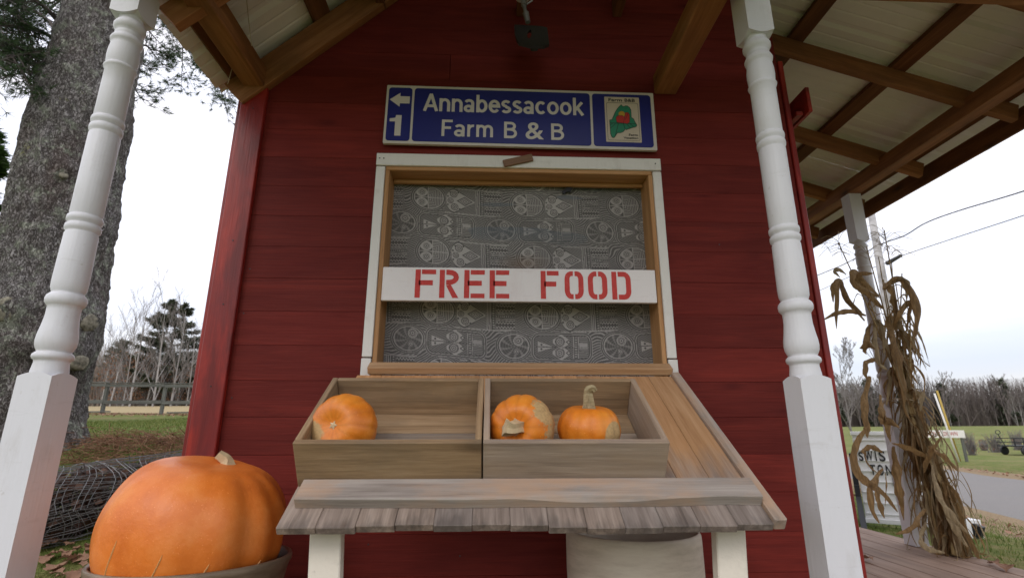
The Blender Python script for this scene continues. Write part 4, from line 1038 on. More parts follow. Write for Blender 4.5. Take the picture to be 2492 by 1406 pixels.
# slotted backplate
LS = 1.55; outer = [(-.052, .040), (.022, .052), (.040, .050), (.046, .010), (.052, -.030), (.040, -.044), (.0, -.052), (-.030, -.046), (-.038, -.030), (-.046, .0)]
V = []; F = []
inner = [(.006*math.cos(t)+(-.006), .020*math.sin(t)*1.1+.004) for t in np.linspace(math.pi*.75, math.pi*.75-2*math.pi, 11)[:-1]]
for yy in (0, .012):
    V += [(x_*LS, yy, z_*LS) for x_, z_ in outer]+[(x_*LS, yy, z_*LS) for x_, z_ in inner]
for i in range(10):
    j = (i+1) % 10; F += [(i, j, 10+j, 10+i), (20+j, 20+i, 30+i, 30+j), (j, i, 20+i, 20+j), (10+i, 10+j, 30+j, 30+i)]
part('lamp_plate', V, F, MAT['darkmetal'], lp, Matrix.Translation((.160, -.16, 1.628)) @ Euler((math.radians(-18), math.radians(8), 0)).to_matrix().to_4x4())
v, f = tube([(.170, -.172, 1.575), (.172, -.150, 1.560)], [.014, .016], 12); part('socket', v, f, MAT['black'], lp)
# strings hanging from the left rafter
V, F = tube(catmull([pt(598, -30, -.30), pt(601, 10, -.30), pt(605, 50, -.295), pt(612, 112, -.29)], 5), .0016, 5)
tag(part('string', V, F, MAT['rope']), 'pale string dangling from the porch roof boards', 'string')
V, F = tube(catmull([pt(570, 150, -.12), pt(561, 180, -.11), pt(554, 205, -.10)], 4), .0014, 5)
tag(part('string', V, F, MAT['rope']), 'short pale string at the corner above the red post board', 'string')
# ------------------------------------------------------------------ vegetation materials
def leafmat(name, a, b_, c_=None, rough=.6, trans=.25, nscale=4):
    m, nt, b = newmat(name); gm = nt.nodes.new('ShaderNodeNewGeometry')
    n = nz(nt, mapped(nt), nscale, 3)
    f = mth(nt, 'ADD', mth(nt, 'MULTIPLY', gm.outputs['Random Per Island'], .7), mth(nt, 'MULTIPLY', n, .3))
    c = ramp(nt, f, ((.1, a), (.5, b_), (.9, c_ or b_))); setc(nt, b, c, rough, .3)
    tr = nt.nodes.new('ShaderNodeBsdfTranslucent'); nt.links.new(c, tr.inputs['Color'])
    ms = nt.nodes.new('ShaderNodeMixShader'); ms.inputs[0].default_value = trans
    o = nt.nodes['Material Output']; nt.links.new(b.outputs[0], ms.inputs[1]); nt.links.new(tr.outputs[0], ms.inputs[2]); nt.links.new(ms.outputs[0], o.inputs[0])
    return m
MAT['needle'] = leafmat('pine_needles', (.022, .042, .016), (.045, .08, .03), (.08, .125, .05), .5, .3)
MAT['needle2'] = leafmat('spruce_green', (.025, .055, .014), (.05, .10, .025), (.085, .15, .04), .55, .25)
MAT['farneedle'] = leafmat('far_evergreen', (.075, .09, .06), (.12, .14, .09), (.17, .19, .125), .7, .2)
MAT['brownleaf'] = leafmat('russet_leaf', (.17, .08, .045), (.26, .135, .075), (.34, .20, .12), .7, .3)
MAT['grass'] = leafmat('grass_blades', (.055, .085, .014), (.12, .17, .03), (.26, .24, .09), .7, .3, 1.5)
MAT['twig'] = flat('grey_twig', (.20, .18, .17), .8, .2, 0, .25, 1)
MAT['fartwig'] = flat('far_twig', (.15, .128, .12), .9, .1, 0, .3, .3)
MAT['birch'] = flat('pale_birch_bark', (.33, .31, .295), .7, .3, 0, .35, 3)
MAT['darktwig'] = flat('dark_twig', (.075, .062, .055), .8, .2, 0, .3, 5)
def huskmat(name, a, b_, c_, trans):
    m = leafmat(name, a, b_, c_, .65, trans, 30); nt = m.node_tree; b = nt.nodes['Principled BSDF']; src = b.inputs['Base Color'].links[0].from_socket
    st = nz(nt, mapped(nt, (90, 90, 5)), 1.0, 4, .7); cc = mixc(nt, ramp(nt, st, ((.40, g(.75)), (.62, g(0)))), src, tuple(q*.42 for q in a)); setc(nt, b, cc); bump(nt, b, st, .004); return m
MAT['husk'] = huskmat('dry_corn_leaf', (.15, .080, .030), (.31, .185, .075), (.47, .335, .17), .36)
MAT['huskpale'] = huskmat('pale_corn_husk', (.26, .185, .095), (.38, .285, .16), (.52, .43, .28), .3)
MAT['stalk'] = leafmat('dry_corn_stalk', (.26, .18, .08), (.36, .26, .12), (.44, .34, .18), .6, .05, 8)

# ------------------------------------------------------------------ big pine, left
def bark():
    m, nt, b = newmat('pine_bark'); v = mapped(nt, (1, 1, .45), rnd=False)
    vo = nt.nodes.new('ShaderNodeTexVoronoi'); vo.feature = 'DISTANCE_TO_EDGE'; vo.inputs['Scale'].default_value = 34
    w = nt.nodes.new('ShaderNodeMixRGB'); w.inputs[0].default_value = .22; nt.links.new(v, w.inputs[1]); nt.links.new(nz(nt, v, 12, 4, .7, 0, 'Color'), w.inputs[2]); nt.links.new(w.outputs[0], vo.inputs['Vector'])
    n = nz(nt, v, 30, 5, .75); big = nz(nt, v, 2.2, 4, .6)
    crack = ramp(nt, vo.outputs['Distance'], ((0, g(0)), (.16, g(1))))
    c = ramp(nt, n, ((.30, (.12, .108, .10)), (.5, (.215, .20, .19)), (.70, (.37, .355, .34))))
    c = mixc(nt, mth(nt, 'SUBTRACT', 1, crack), c, (.085, .07, .062))
    c = mixc(nt, ramp(nt, big, ((.48, g(0)), (.68, g(.55)))), c, (.095, .062, .05))
    li = nz(nt, mapped(nt, rnd=False), 7, 6, .75); c = mixc(nt, ramp(nt, li, ((.52, g(0)), (.62, g(.8)))), c, ramp(nt, n, ((.3, (.20, .22, .17)), (.7, (.40, .42, .33)))))
    yl = nz(nt, mapped(nt, rnd=False), 4.3, 5, .7); c = mixc(nt, ramp(nt, yl, ((.66, g(0)), (.72, g(.6)))), c, (.30, .31, .12))
    setc(nt, b, c, .9, .15)
    h = mth(nt, 'ADD', mth(nt, 'MULTIPLY', crack, .7), mth(nt, 'MULTIPLY', n, .6)); bump(nt, b, h, .035, 1.0); return m
MAT['bark'] = bark()
TX, TY = -4.32, 3.05
def trunk_r(z): return curve1(z, ((-.5, .78), (-.15, .60), (.10, .50), (.5, .47), (1.0, .485), (1.6, .455), (2.6, .43), (4, .385), (6, .33), (9, .24), (13, .1)))
def trunk_c(z): return Vector((TX-.02*z+.02*math.sin(z*1.3), TY, z))
burls = [(1.05, -.25, .21, .14), (.68, -.28, .20, .16), (1.08, -1.27, .24, .11), (.72, -1.0, .20, .12), (.45, -1.5, .16, .10), (2.45, -.95, .10, .06), (3.35, -.55, .09, .05), (.30, -.9, .2, .08), (2.0, -.1, .2, .05), (3.2, -.05, .25, .07)]
V = []; F = []; nu, nv = 150, 300
for j in range(nv+1):
    z = -.55+(j/nv)**1.35*13
    c = trunk_c(z); r0 = trunk_r(z)
    for i in range(nu):
        ph = 2*math.pi*i/nu; d = Vector((math.cos(ph), math.sin(ph), 0))
        r = r0*(1+.05*noise.noise(Vector((d.x*1.6, d.y*1.6, z*.8)))+.028*noise.noise(Vector((d.x*6, d.y*6, z*3))))
        if z < .35: r += .10*(.35-z)*max(0, math.sin(ph*5+1))*1.2
        for bz, bp_, w_, hh in burls:
            dd = ((z-bz)/w_)**2+(math.atan2(math.sin(ph-bp_), math.cos(ph-bp_))*r0/w_)**2
            if dd < 6: r += hh*(math.exp(-dd*1.1))
        q = noise.noise(Vector((d.x*16*r0, d.y*16*r0, z*6.5)))
        r += .024*q+.018*noise.noise(Vector((d.x*40*r0, d.y*40*r0, z*18)))
        V.append(c+d*r)
for j in range(nv):
    for i in range(nu): a = j*nu+i; b = j*nu+(i+1) % nu; F.append((a, b, b+nu, a+nu))
pine = empty('pine_tree', (TX, TY, -.1), 'massive old pine with lichened grey bark left of the shed', 'tree')
part('trunk', V, F, MAT['bark'], pine, None, True)
MAT['cutwood'] = flat('old_cut_wood', (.19, .175, .135), .9, .1, 0, .75, 22)
for bz, ph, w_ in ((1.05, -.25, .085), (1.08, -1.27, .110), (.68, -.28, .078), (2.42, -.97, .035)):
    c = trunk_c(bz); d = Vector((math.cos(ph), math.sin(ph), -.12)).normalized(); r = trunk_r(bz)+{1.05: .125, 1.08: .095, .68: .145, 2.42: .04}[bz]
    v, f = lathe([(.0005, .012), (w_*.5, .010), (w_*.92, .002), (w_, -.015), (w_*1.05, -.09)], 26, False)
    v = [(x*(1+.3*noise.noise(Vector((x*9, y*9, bz)))), y*(1+.3*noise.noise(Vector((y*9, x*9, bz)))), z_+.01*noise.noise(Vector((x*25, y*25, bz)))) for x, y, z_ in v]
    part('branch_scar', v, f, MAT['cutwood'], pine, Matrix.Translation(c+d*r) @ d.to_track_quat('Z', 'Y').to_matrix().to_4x4(), True)
# branches with needle tufts
rb = random.Random(21)
BV, BF, NV, NF = [], [], [], []
def tuft(p, d, n, L_, Vn, Fn, w=.0022):
    for k in range(n):
        q = (d+Vector((rb.gauss(0, .55), rb.gauss(0, .55), rb.gauss(0, .55)))).normalized(); s = q.cross(Vector((rb.random(), rb.random(), rb.random()))).normalized()*w
        o = len(Vn); l = L_*rb.uniform(.7, 1.15); Vn += [p-s, p+s, p+q*l]; Fn.append((o, o+1, o+2))
def branch(pts, r0, sub=9, tl=.10, Vn=NV, Fn=NF, Bv=BV, Bf=BF, ntuft=9, spread=.45, w=.0022):
    P = catmull(pts, 6); n = len(P); tube(P, [r0*(1-.85*i/(n-1)) for i in range(n)], 6, Bv, Bf)
    for k in range(sub):
        i = int(n*(.25+.72*k/sub)); i = min(i, n-2); d0 = (P[i+1]-P[i]).normalized()
        sd = Vector((rb.gauss(0, 1), rb.gauss(0, 1), rb.gauss(0, .35)-.1)).normalized(); d = (d0*.7+sd*.9).normalized(); l = spread*rb.uniform(.6, 1.2)
        Q = [P[i]+d*l*t+Vector((0, 0, -.10*l*t*t)) for t in (0, .35, .7, 1)]
        tube(Q, [r0*.35, r0*.25, r0*.16, .003], 4, Bv, Bf)
        for t in range(ntuft):
            u = .25+.75*t/ntuft; p = Q[0].lerp(Q[3], u)+Vector((rb.gauss(0, .05), rb.gauss(0, .05), rb.gauss(0, .03)))
            td = (d+Vector((rb.gauss(0, .6), rb.gauss(0, .6), rb.gauss(0, .3)+.2))).normalized(); q = p+td*.07
            tube([p, q], .003, 3, Bv, Bf, False); tuft(q, td, 16, tl, Vn, Fn, w)
# branches seen at the upper left (in front of and behind the trunk's left side)
def B(a, b, c, r0=.03, **k): branch([a, (Vector(a)+Vector(b))/2+Vector((0, 0, .05)), b, c], r0, **k)
for px, py, qx, qy, Y0, Y1 in ((150, 60, -60, -40, 2.9, 2.2), (160, 120, -40, 60, 3.0, 2.6), (150, 95, 20, 10, 3.0, 3.6), (130, 150, -60, 170, 3.0, 2.2), (140, 130, 0, 200, 3.2, 3.9), (120, 230, 40, 90, 3.2, 3.8), (60, 0, -90, 90, 2.6, 2.3), (170, -40, 40, 40, 3.4, 4.2), (110, 190, -20, 130, 3.4, 4.0), (190, -20, 90, 60, 3.6, 4.3), (20, 20, 110, 215, 2.8, 2.9), (-60, 90, 90, 225, 2.6, 2.7)):
    a = pt(px, py, Y0); c = pt(qx, qy, Y1); B(a, a.lerp(c, .55)+Vector((0, 0, .12)), c, .028, sub=14, ntuft=8, spread=.42, w=.0034)
# right of the trunk: small sprays behind the post and under the eave
for px, py, qx, qy, Y0, Y1 in ((330, 60, 410, 130, 3.6, 4.4), (310, 150, 380, 175, 3.6, 4.2), (300, 200, 355, 255, 3.8, 4.2), (340, 110, 400, 165, 3.9, 4.5)):
    a = pt(px, py, Y0); c = pt(qx, qy, Y1); B(a, a.lerp(c, .5)+Vector((0, 0, .05)), c, .018, sub=8, ntuft=7, spread=.30, w=.0034)
part('branch', BV, BF, MAT['darktwig'], pine); part('crown', NV, NF, MAT['needle'], pine)
# a long limb reaching behind the eave (another pine further back)
p2 = empty('pine_tree', (-10.6, 9.5, .1), 'second pine whose needle sprays show under the porch eave', 'tree'); BV, BF, NV, NF = [], [], [], []
tube(catmull([Vector((-10.6, 9.5, -.1)), Vector((-10.6, 9.5, 4)), Vector((-10.65, 9.6, 9)), Vector((-10.6, 9.5, 14))], 5), [.28-.012*i for i in range(16)], 10, BV, BF)
for px, py, qx, qy, Y1 in ((300, -120, 470, 215, 7.0), (420, -60, 560, 245, 6.8), (380, 40, 520, 170, 7.2), (470, 90, 585, 300, 6.7), (440, 60, 440, 230, 7.4), (360, -40, 455, 130, 7.5), (520, 60, 575, 200, 7.0), (480, 150, 555, 270, 6.9)):
    a = pt(px, py, 8.2); c = pt(qx, qy, Y1); branch([a, a.lerp(c, .5)+Vector((0, 0, .25)), c], .022, 12, .12, NV, NF, BV, BF, 8, .50, .0046)
part('trunk', BV, BF, MAT['darktwig'], p2); part('crown', NV, NF, MAT['needle'], p2)
# ------------------------------------------------------------------ evergreen builder (whorled boughs of small sprays)
def evergreen(name, base, H, R, mat, label, group=None, seed=1, nb=60, bs=.16, bare=.12, flatn=.5, spr=26, tmat='darktwig'):
    r = random.Random(seed); o = empty(name, base, label, 'tree', group); b0 = Vector(base)
    v, f = tube([b0+Vector((0, 0, -.4)), b0+Vector((0, 0, H*.5)), b0+Vector((0, 0, H*.98))], [H*.02, H*.013, H*.002], 7); part('trunk', v, f, MAT[tmat], o)
    V = []; F = []
    for k in range(nb):
        t = bare+(1-bare)*(k/nb); a = r.random()*6.283; l = R*(1-t)**.75*r.uniform(.65, 1.08)+.12*R*.4; dr = Vector((math.cos(a), math.sin(a), r.uniform(-.08, .25)))
        root = b0+Vector((0, 0, H*t))
        for q in range(spr):
            u = .15+.85*math.sqrt(r.random()); wd = l*.28*(1.1-u)
            p = root+dr*l*u+Vector((-dr.y, dr.x, 0))*r.gauss(0, wd*.6)+Vector((0, 0, l*.10*u*u+r.gauss(0, bs*flatn*.5)))
            for z in range(2):
                d = (dr+Vector((r.gauss(0, .6), r.gauss(0, .6), r.gauss(0, .35)))).normalized(); s = d.cross(Vector((r.gauss(0, .3), r.gauss(0, .3), 1))).normalized()*bs*.22; oo = len(V)
                V += [p-s, p+s, p+d*bs*r.uniform(.7, 1.3)]; F.append((oo, oo+1, oo+2))
    part('crown', V, F, MAT[mat], o); return o
evergreen('spruce_tree', (-11.2, 8.2, .1), 6.6, 2.3, 'needle2', 'bright green spruce behind the old pine at the left edge', seed=4, nb=130, bs=.22, spr=60)
HG = lambda x, y: height(x, y)
# ------------------------------------------------------------------ bare trees
def bare_mesh(seed, H, r0, levels=3, up=.55, spread=.5, nchild=6, sides=4, straight=.8, thin=.0, name='trunk'):
    r = random.Random(seed); V = []; F = []
    def grow(p, d, l, rad, lev):
        n = 5 if lev == 0 else 3; P = [p]; R = [rad]
        for i in range(n):
            d = (d+Vector((r.gauss(0, .07), r.gauss(0, .07), r.gauss(0, .03)+.03*up))*(1.2-straight+.3*lev)).normalized(); P.append(P[-1]+d*l/n); R.append(max(thin, rad*(1-.8*(i+1)/n)))
        tube(P, R, sides if lev < 2 else 3, V, F, False)
        if lev >= levels: return
        nc = nchild+(4 if lev == 0 else 0)
        for k in range(nc):
            t = (.30 if lev == 0 else .2)+(.68 if lev == 0 else .75)*(k+r.random()*.6)/nc; i = min(int(t*n), n-1); q = P[i].lerp(P[i+1], t*n-i)
            a = r.random()*6.283; sd = Vector((math.cos(a), math.sin(a), up*r.uniform(.6, 1.6))).normalized(); dd = (d*.35+sd*spread*1.6).normalized()
            grow(q, dd, l*(.42 if lev == 0 else .5)*(1.15-t*.6)*r.uniform(.7, 1.2), max(thin, R[i]*.45), lev+1)
    grow(Vector((0, 0, -.3)), Vector((r.gauss(0, .03), r.gauss(0, .03), 1)).normalized(), H, r0, 0)
    return V, F
barem = [mesh('bare_crown', *bare_mesh(100+k, 1.0, .0075, 3, .8, .42, 5, 4, .85, .0008), MAT['twig']) for k in range(4)]
birchm = []
for k in range(4):
    V, F = bare_mesh(200+k, 1.0, .0085, 3, 1.0, .34, 5, 4, .9, .0007); me = mesh('birch', V, F, [MAT['birch'], MAT['twig']])
    for p in me.polygons: p.material_index = 0 if sum(me.vertices[v_].co.x**2+me.vertices[v_].co.y**2 for v_ in p.vertices)/len(p.vertices) < .0016 and p.center.z < .62 else 1
    birchm.append(me)
rb = random.Random(77)
lab = 'bare grey tree in the woods behind the board fence'
for k in range(20):
    y = rb.uniform(31, 46); px = rb.uniform(205, 520); p = pt(px, 985, y); s = rb.uniform(4.2, 6.8)*(y/36)
    me = rb.choice(barem); o = bpy.data.objects.new('bare_tree', me); link(o, None, Matrix.Translation((p.x, y, HG(p.x, y))) @ Matrix.Rotation(rb.random()*6.28, 4, 'Z') @ Matrix.Scale(s, 4)); tag(o, 'slender bare grey tree in the woods beyond the board fence', 'tree', 'bare trees beyond the fence')
for px, H_, dy in ((265, 6.6, 0), (300, 7.6, 1), (318, 8.3, 0), (352, 6.9, 2), (368, 8.6, 0), (412, 8.2, 1), (430, 6.2, 3), (245, 6.4, 2), (455, 6.0, 1), (284, 5.5, 3)):
    y = 29+dy; p = pt(px, 985, y); o = bpy.data.objects.new('birch_tree', rb.choice(birchm)); link(o, None, Matrix.Translation((p.x, y, HG(p.x, y))) @ Matrix.Rotation(rb.random()*6.28, 4, 'Z') @ Matrix.Scale(H_, 4)); tag(o, 'pale trunked bare birch just beyond the board fence', 'tree', 'birches beyond the fence')
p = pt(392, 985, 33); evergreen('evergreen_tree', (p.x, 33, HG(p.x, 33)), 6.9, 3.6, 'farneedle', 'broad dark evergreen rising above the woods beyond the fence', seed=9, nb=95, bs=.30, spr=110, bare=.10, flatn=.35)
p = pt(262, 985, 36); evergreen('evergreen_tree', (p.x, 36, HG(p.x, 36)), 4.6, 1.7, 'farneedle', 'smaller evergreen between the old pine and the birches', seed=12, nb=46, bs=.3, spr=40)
# shrubs with clinging russet leaves, and undergrowth
def shrub(name, base, W_, H_, n, mat, twmat, label, cat, group=None, seed=0, kind=None, ls=.10, tw=40, thick=.012):
    r = random.Random(seed); o = empty(name, base, label, cat, group) if not kind else None; V = []; F = []; TV = []; TF = []
    for k in range(tw):
        a = r.random()*6.283; q = Vector(base)+Vector((math.cos(a)*W_*r.random()*.6, math.sin(a)*W_*r.random()*.4, H_*r.uniform(.6, 1.05))); s = Vector(base)+Vector((r.gauss(0, W_*.12), r.gauss(0, W_*.1), -.1)); tube([s, s.lerp(q, .5)+Vector((r.gauss(0, .1), r.gauss(0, .1), .1)), q], [thick, thick*.7, thick*.3], 3, TV, TF, False)
    for k in range(n):
        t = r.random(); a = r.random()*6.283; rr = math.sqrt(r.random())*W_*(.65+.35*math.sin(t*3.1)); p_ = Vector(base)+Vector((math.cos(a)*rr, math.sin(a)*rr*.6, H_*(.1+.88*t)))
        d = Vector((r.gauss(0, 1), r.gauss(0, 1), r.gauss(0, 1))).normalized(); e = d.orthogonal().normalized(); oo = len(V); V += [p_-d*ls*.5, p_+e*ls*.3, p_+d*ls*.5, p_-e*ls*.3]; F.append((oo, oo+1, oo+2, oo+3))
    part('twigs', TV, TF, MAT[twmat], o); 
    if V: part('leaves', V, F, MAT[mat], o)
    return o
for k, (px, w, h, n) in enumerate(((295, 1.6, 3.4, 700), (345, 1.4, 2.9, 560), (425, 1.5, 2.6, 420), (470, 1.2, 1.6, 240), (238, 1.3, 2.6, 420))):
    y = 31+k*.7; p = pt(px, 985, y); shrub('russet_shrub', (p.x, y, HG(p.x, y)), w, h, n, 'brownleaf', 'twig', ['tallest russet leaved shrub left of the broad evergreen', 'russet shrub low in front of the broad evergreen', 'russet shrub right of the broad evergreen', 'low russet shrub nearest the red corner board', 'russet shrub next to the big pine trunk'][k], 'shrub', 'russet shrubs beyond the fence', seed=k, ls=.13)
V = []; F = []; r = random.Random(5)
for k in range(8500):
    y = r.uniform(33, 50); px = r.uniform(120, 600); p = pt(px, 985, y); z0 = HG(p.x, y); l = min(4.6, abs(r.gauss(0, 2.0))+.6)
    q = Vector((p.x+r.gauss(0, .3), y, z0+l)); s = Vector((.022, 0, 0)); o_ = len(V); b0 = Vector((p.x, y, z0-.1)); V += [b0-s, b0+s, q+s*.4, q-s*.4]; F.append((o_, o_+1, o_+2, o_+3))
MAT['thicket'] = leafmat('woodland_thicket', (.14, .105, .085), (.22, .175, .145), (.13, .135, .095), .9, .1, .5)
tag(part('woodland_thicket', V, F, MAT['thicket']), 'brownish thicket of saplings filling the woods beyond the fence', 'thicket', kind='stuff')
# ------------------------------------------------------------------ board fence
fe = empty('board_fence', (-11.5, 17, .6), 'weathered grey two rail board fence across the lawn', 'fence')
xs = [-11.45+1.93*(k-6) for k in range(12)]
def fy(x): return 17+.05*(x+11.4)
for k, x in enumerate(xs):
    z = HG(x, fy(x)); vbox('post', (x, fy(x), z+.42), (.10, .10, 1.25), MAT['fencewood'], fe, b=.006)
for k in range(len(xs)-1):
    a, b_ = xs[k], xs[k+1]
    za, zb = HG(a, fy(a)), HG(b_, fy(b_))
    for h, w in ((.97, .10), (.40, .12)):
        bar('rail', (a+.003, fy(a)-.065, za+h), (b_-.003, fy(b_)-.065, zb+h+.02), .03, w, MAT['fencewood'], fe, (0, 0, 1), b=.004)
    bar('cap_rail', (a+.003, fy(a)-.02, za+1.06), (b_-.003, fy(b_)-.02, zb+1.08), .13, .03, MAT['fencewood'], fe, (0, 0, 1), b=.004)
for a, b_ in ((-14.6, -13.0), (-11.0, -9.6)): tag(bar('loose_board', (a, 16.6, HG(a, 16.6)+.07), (b_, 16.7, HG(b_, 16.7)+.09), .14, .04, MAT['fencewood']), 'loose grey board lying at the foot of the fence '+('nearest the pine' if a < -13 else 'nearest the shed'), 'board', 'loose boards by the fence')
# ------------------------------------------------------------------ roll of wire fencing full of brush
wr = empty('wire_roll', (-2.75, 2.0, -.4), 'old roll of wire fencing stuffed with dark brush on the bank', 'wire roll')
A0, A1, RR = Vector((-3.25, 1.45, -.56)), Vector((-2.1, 2.6, -.36)), .27
ax = (A1-A0).normalized(); e1 = ax.cross(Vector((0, 0, 1))).normalized(); e2 = e1.cross(ax)
rb = random.Random(9)
V, F = [], []
LN = (A1-A0).length
def cyl(t, a, r): return A0+ax*LN*t+(e1*math.cos(a)+e2*math.sin(a))*r*(1+.08*noise.noise(Vector((t*4, math.cos(a)*2, math.sin(a)*2))))
for lay, r_ in ((0, RR), (1, RR*.93), (2, RR*.84)):
    for k in range(34):
        a = 6.283*k/34+lay*.07; tube([cyl(t/8, a+.12*math.sin(t*1.7+k+lay), r_) for t in range(9)], .0018, 3, V, F, False)
    for k in range(13):
        t0 = (k+.3*lay)/13; tube([cyl(t0+.03*math.sin(q*.8+k), 6.283*q/22, r_) for q in range(23)], .0018, 3, V, F, False)
part('wire_mesh', V, F, flat('old_wire', (.19, .19, .19), .5, .4, .3, .2, 20), wr)
V, F = [], []
for k in range(2600):
    t = rb.random(); a = rb.random()*6.283; r_ = RR*math.sqrt(rb.random())*.78; p = A0+ax*LN*t+(e1*math.cos(a)+e2*math.sin(a))*r_; d = (ax*rb.gauss(0, 1)+e1*rb.gauss(0, .8)+e2*rb.gauss(0, .8)).normalized()*rb.uniform(.03, .10)
    tube([p-d, p+d*.2+e2*rb.gauss(0, .015), p+d], [.004, .003, .0015], 3, V, F, False)
part('brush', V, F, MAT['darktwig'], wr)
V, F = [], []
for k in range(1800):
    t = rb.random(); a = rb.random()*6.283; r_ = RR*math.sqrt(rb.random())*.85; p = A0+ax*LN*t+(e1*math.cos(a)+e2*math.sin(a))*r_; d = Vector((rb.gauss(0, 1), rb.gauss(0, 1), rb.gauss(0, 1))).normalized()*.03; e = d.orthogonal()*.7; o_ = len(V); V += [p-d, p+e, p+d, p-e]; F.append((o_, o_+1, o_+2, o_+3))
part('dead_leaves', V, F, leafmat('dark_dead_leaf', (.05, .028, .02), (.10, .05, .035), (.16, .09, .06)), wr)
# dry twigs and needles heaped over the bank behind it
V, F = [], []
for k in range(1500):
    x = rb.gauss(-3.1, .55); y = rb.gauss(2.85, .35); z = HG(x, y)+abs(rb.gauss(0, .05)); d = Vector((rb.gauss(0, 1), rb.gauss(0, 1), rb.gauss(0, .35))).normalized()*rb.uniform(.04, .14); tube([Vector((x, y, z))-d, Vector((x, y, z+.02))+d], .0025, 3, V, F, False)
tag(part('needle_litter', V, F, MAT['brownleaf']), 'dry russet twigs and needles heaped under the old pine', 'litter', kind='stuff')
# ------------------------------------------------------------------ grass
def grass(name, n, xr, yr, hh, seed, label, ok=lambda x, y: True, w=.0028):
    r = random.Random(seed); V = []; F = []
    for k in range(n):
        x = r.uniform(*xr); y = r.uniform(*yr)
        if not ok(x, y): continue
        if noise.noise(Vector((x*1.3, y*1.3, 8))) < r.uniform(-.8, .1): continue
        z = HG(x, y)-.01; a = r.random()*6.283; h = hh*r.uniform(.4, 1.3); l = Vector((r.gauss(0, .4), r.gauss(0, .4), 1)); s = Vector((math.cos(a), math.sin(a), 0))*w; p = Vector((x, y, z)); m_ = p+l*h*.55; t = p+l*h+Vector((r.gauss(0, .25), r.gauss(0, .25), -.12))*h
        o = len(V); V += [p-s, p+s, m_+s*.7, m_-s*.7, t]; F += [(o, o+1, o+2, o+3), (o+3, o+2, o+4)]
    return tag(part(name, V, F, MAT['grass']), label, 'grass', kind='stuff')
grass('grass', 26000, (-4.6, -1.3), (.2, 5.6), .055, 1, 'green and straw grass on the bank left of the shed', lambda x, y: x < -1.3-.1*y and abs(x-.33*y-6.95) > 2.6)
grass('grass', 26000, (-8.5, -3.0), (4.5, 14), .06, 2, 'short lawn grass running up to the fence', w=.005)
grass('grass', 30000, (2.85, 8.5), (-.5, 9), .06, 3, 'patchy verge grass between the deck and the road', lambda x, y: x-.33*y-6.95 < -2.2, w=.0035)
# fallen leaves: the large ones single, small ones as litter
MAT['oakleaf'] = leafmat('fallen_leaf', (.16, .08, .045), (.26, .14, .085), (.36, .22, .14), .7, .2, 12)
def leafmesh(seed, L_=.085, lob=3):
    r = random.Random(seed); V = []; F = []; n = 14
    for i in range(n+1):
        t = i/n; w = L_*.30*math.sin(math.pi*min(1, t*1.02))**.7*(1+.30*math.sin(t*lob*6.283)); c = .10*L_*math.sin(t*3)+.004*r.gauss(0, 1)
        V += [(L_*(t-.5), -w, c+w*.35), (L_*(t-.5), 0, c), (L_*(t-.5), w, c+w*.30+.002*r.gauss(0, 1))]
    for i in range(n): a = i*3; F += [(a, a+3, a+4, a+1), (a+1, a+4, a+5, a+2)]
    return mesh('fallen_leaf', V, F, MAT['oakleaf'], True)
lm_ = [leafmesh(k, .105-.01*k, 2+k % 3) for k in range(4)]
rb = random.Random(31)
def leaf(p, label, grp, s=1.0):
    o = bpy.data.objects.new('fallen_leaf', rb.choice(lm_)); link(o, None, Matrix.Translation(p) @ Euler((rb.gauss(0, .25), rb.gauss(0, .25), rb.random()*6.28)).to_matrix().to_4x4() @ Matrix.Scale(s, 4)); tag(o, label, 'leaf', grp)
for k in range(26):
    px = rb.uniform(105, 265); py = rb.uniform(1325, 1406)
    # land it on the bank
    for it in range(60):
        Y = -1.0+it*.06; q = pt(px, py, Y)
        if q.z < HG(q.x, q.y)+.02: break
    leaf((q.x, q.y, HG(q.x, q.y)+.022), 'curled brown leaf on the grass between the left post and the giant pumpkin', 'fallen leaves by the giant pumpkin', rb.uniform(.8, 1.5))
for x, y, s, lb in ((2.05, 1.02, 1.0, 'small dark leaf on the deck right of the front post'), (2.62, .80, 1.1, 'curled yellowish leaf at the deck edge'), (2.66, .90, .9, 'brown leaf lying at the deck edge beyond the yellowish one')):
    leaf((x, y, ZD+.012), lb, 'leaves on the deck', s)
V = []; F = []
for k in range(1100):
    if k < 500: x = rb.uniform(-15, -8); y = rb.gauss(16.3, .7)
    else: y = rb.uniform(-1, 14); x = 6.95+.33*y+rb.choice((-1, 1))*(2.3+abs(rb.gauss(0, .5)))
    if x < 2.9 and k >= 500: continue
    p = Vector((x, y, HG(x, y)+.03)); d = Vector((rb.gauss(0, 1), rb.gauss(0, 1), rb.gauss(0, .4))).normalized()*.05; e = Vector((-d.y, d.x, rb.gauss(0, .02)))*.6; o = len(V); V += [p-d, p+e, p+d, p-e]; F.append((o, o+1, o+2, o+3))
tag(part('leaf_litter', V, F, MAT['oakleaf']), 'scattered brown leaves along the fence foot and road verges', 'litter', kind='stuff')

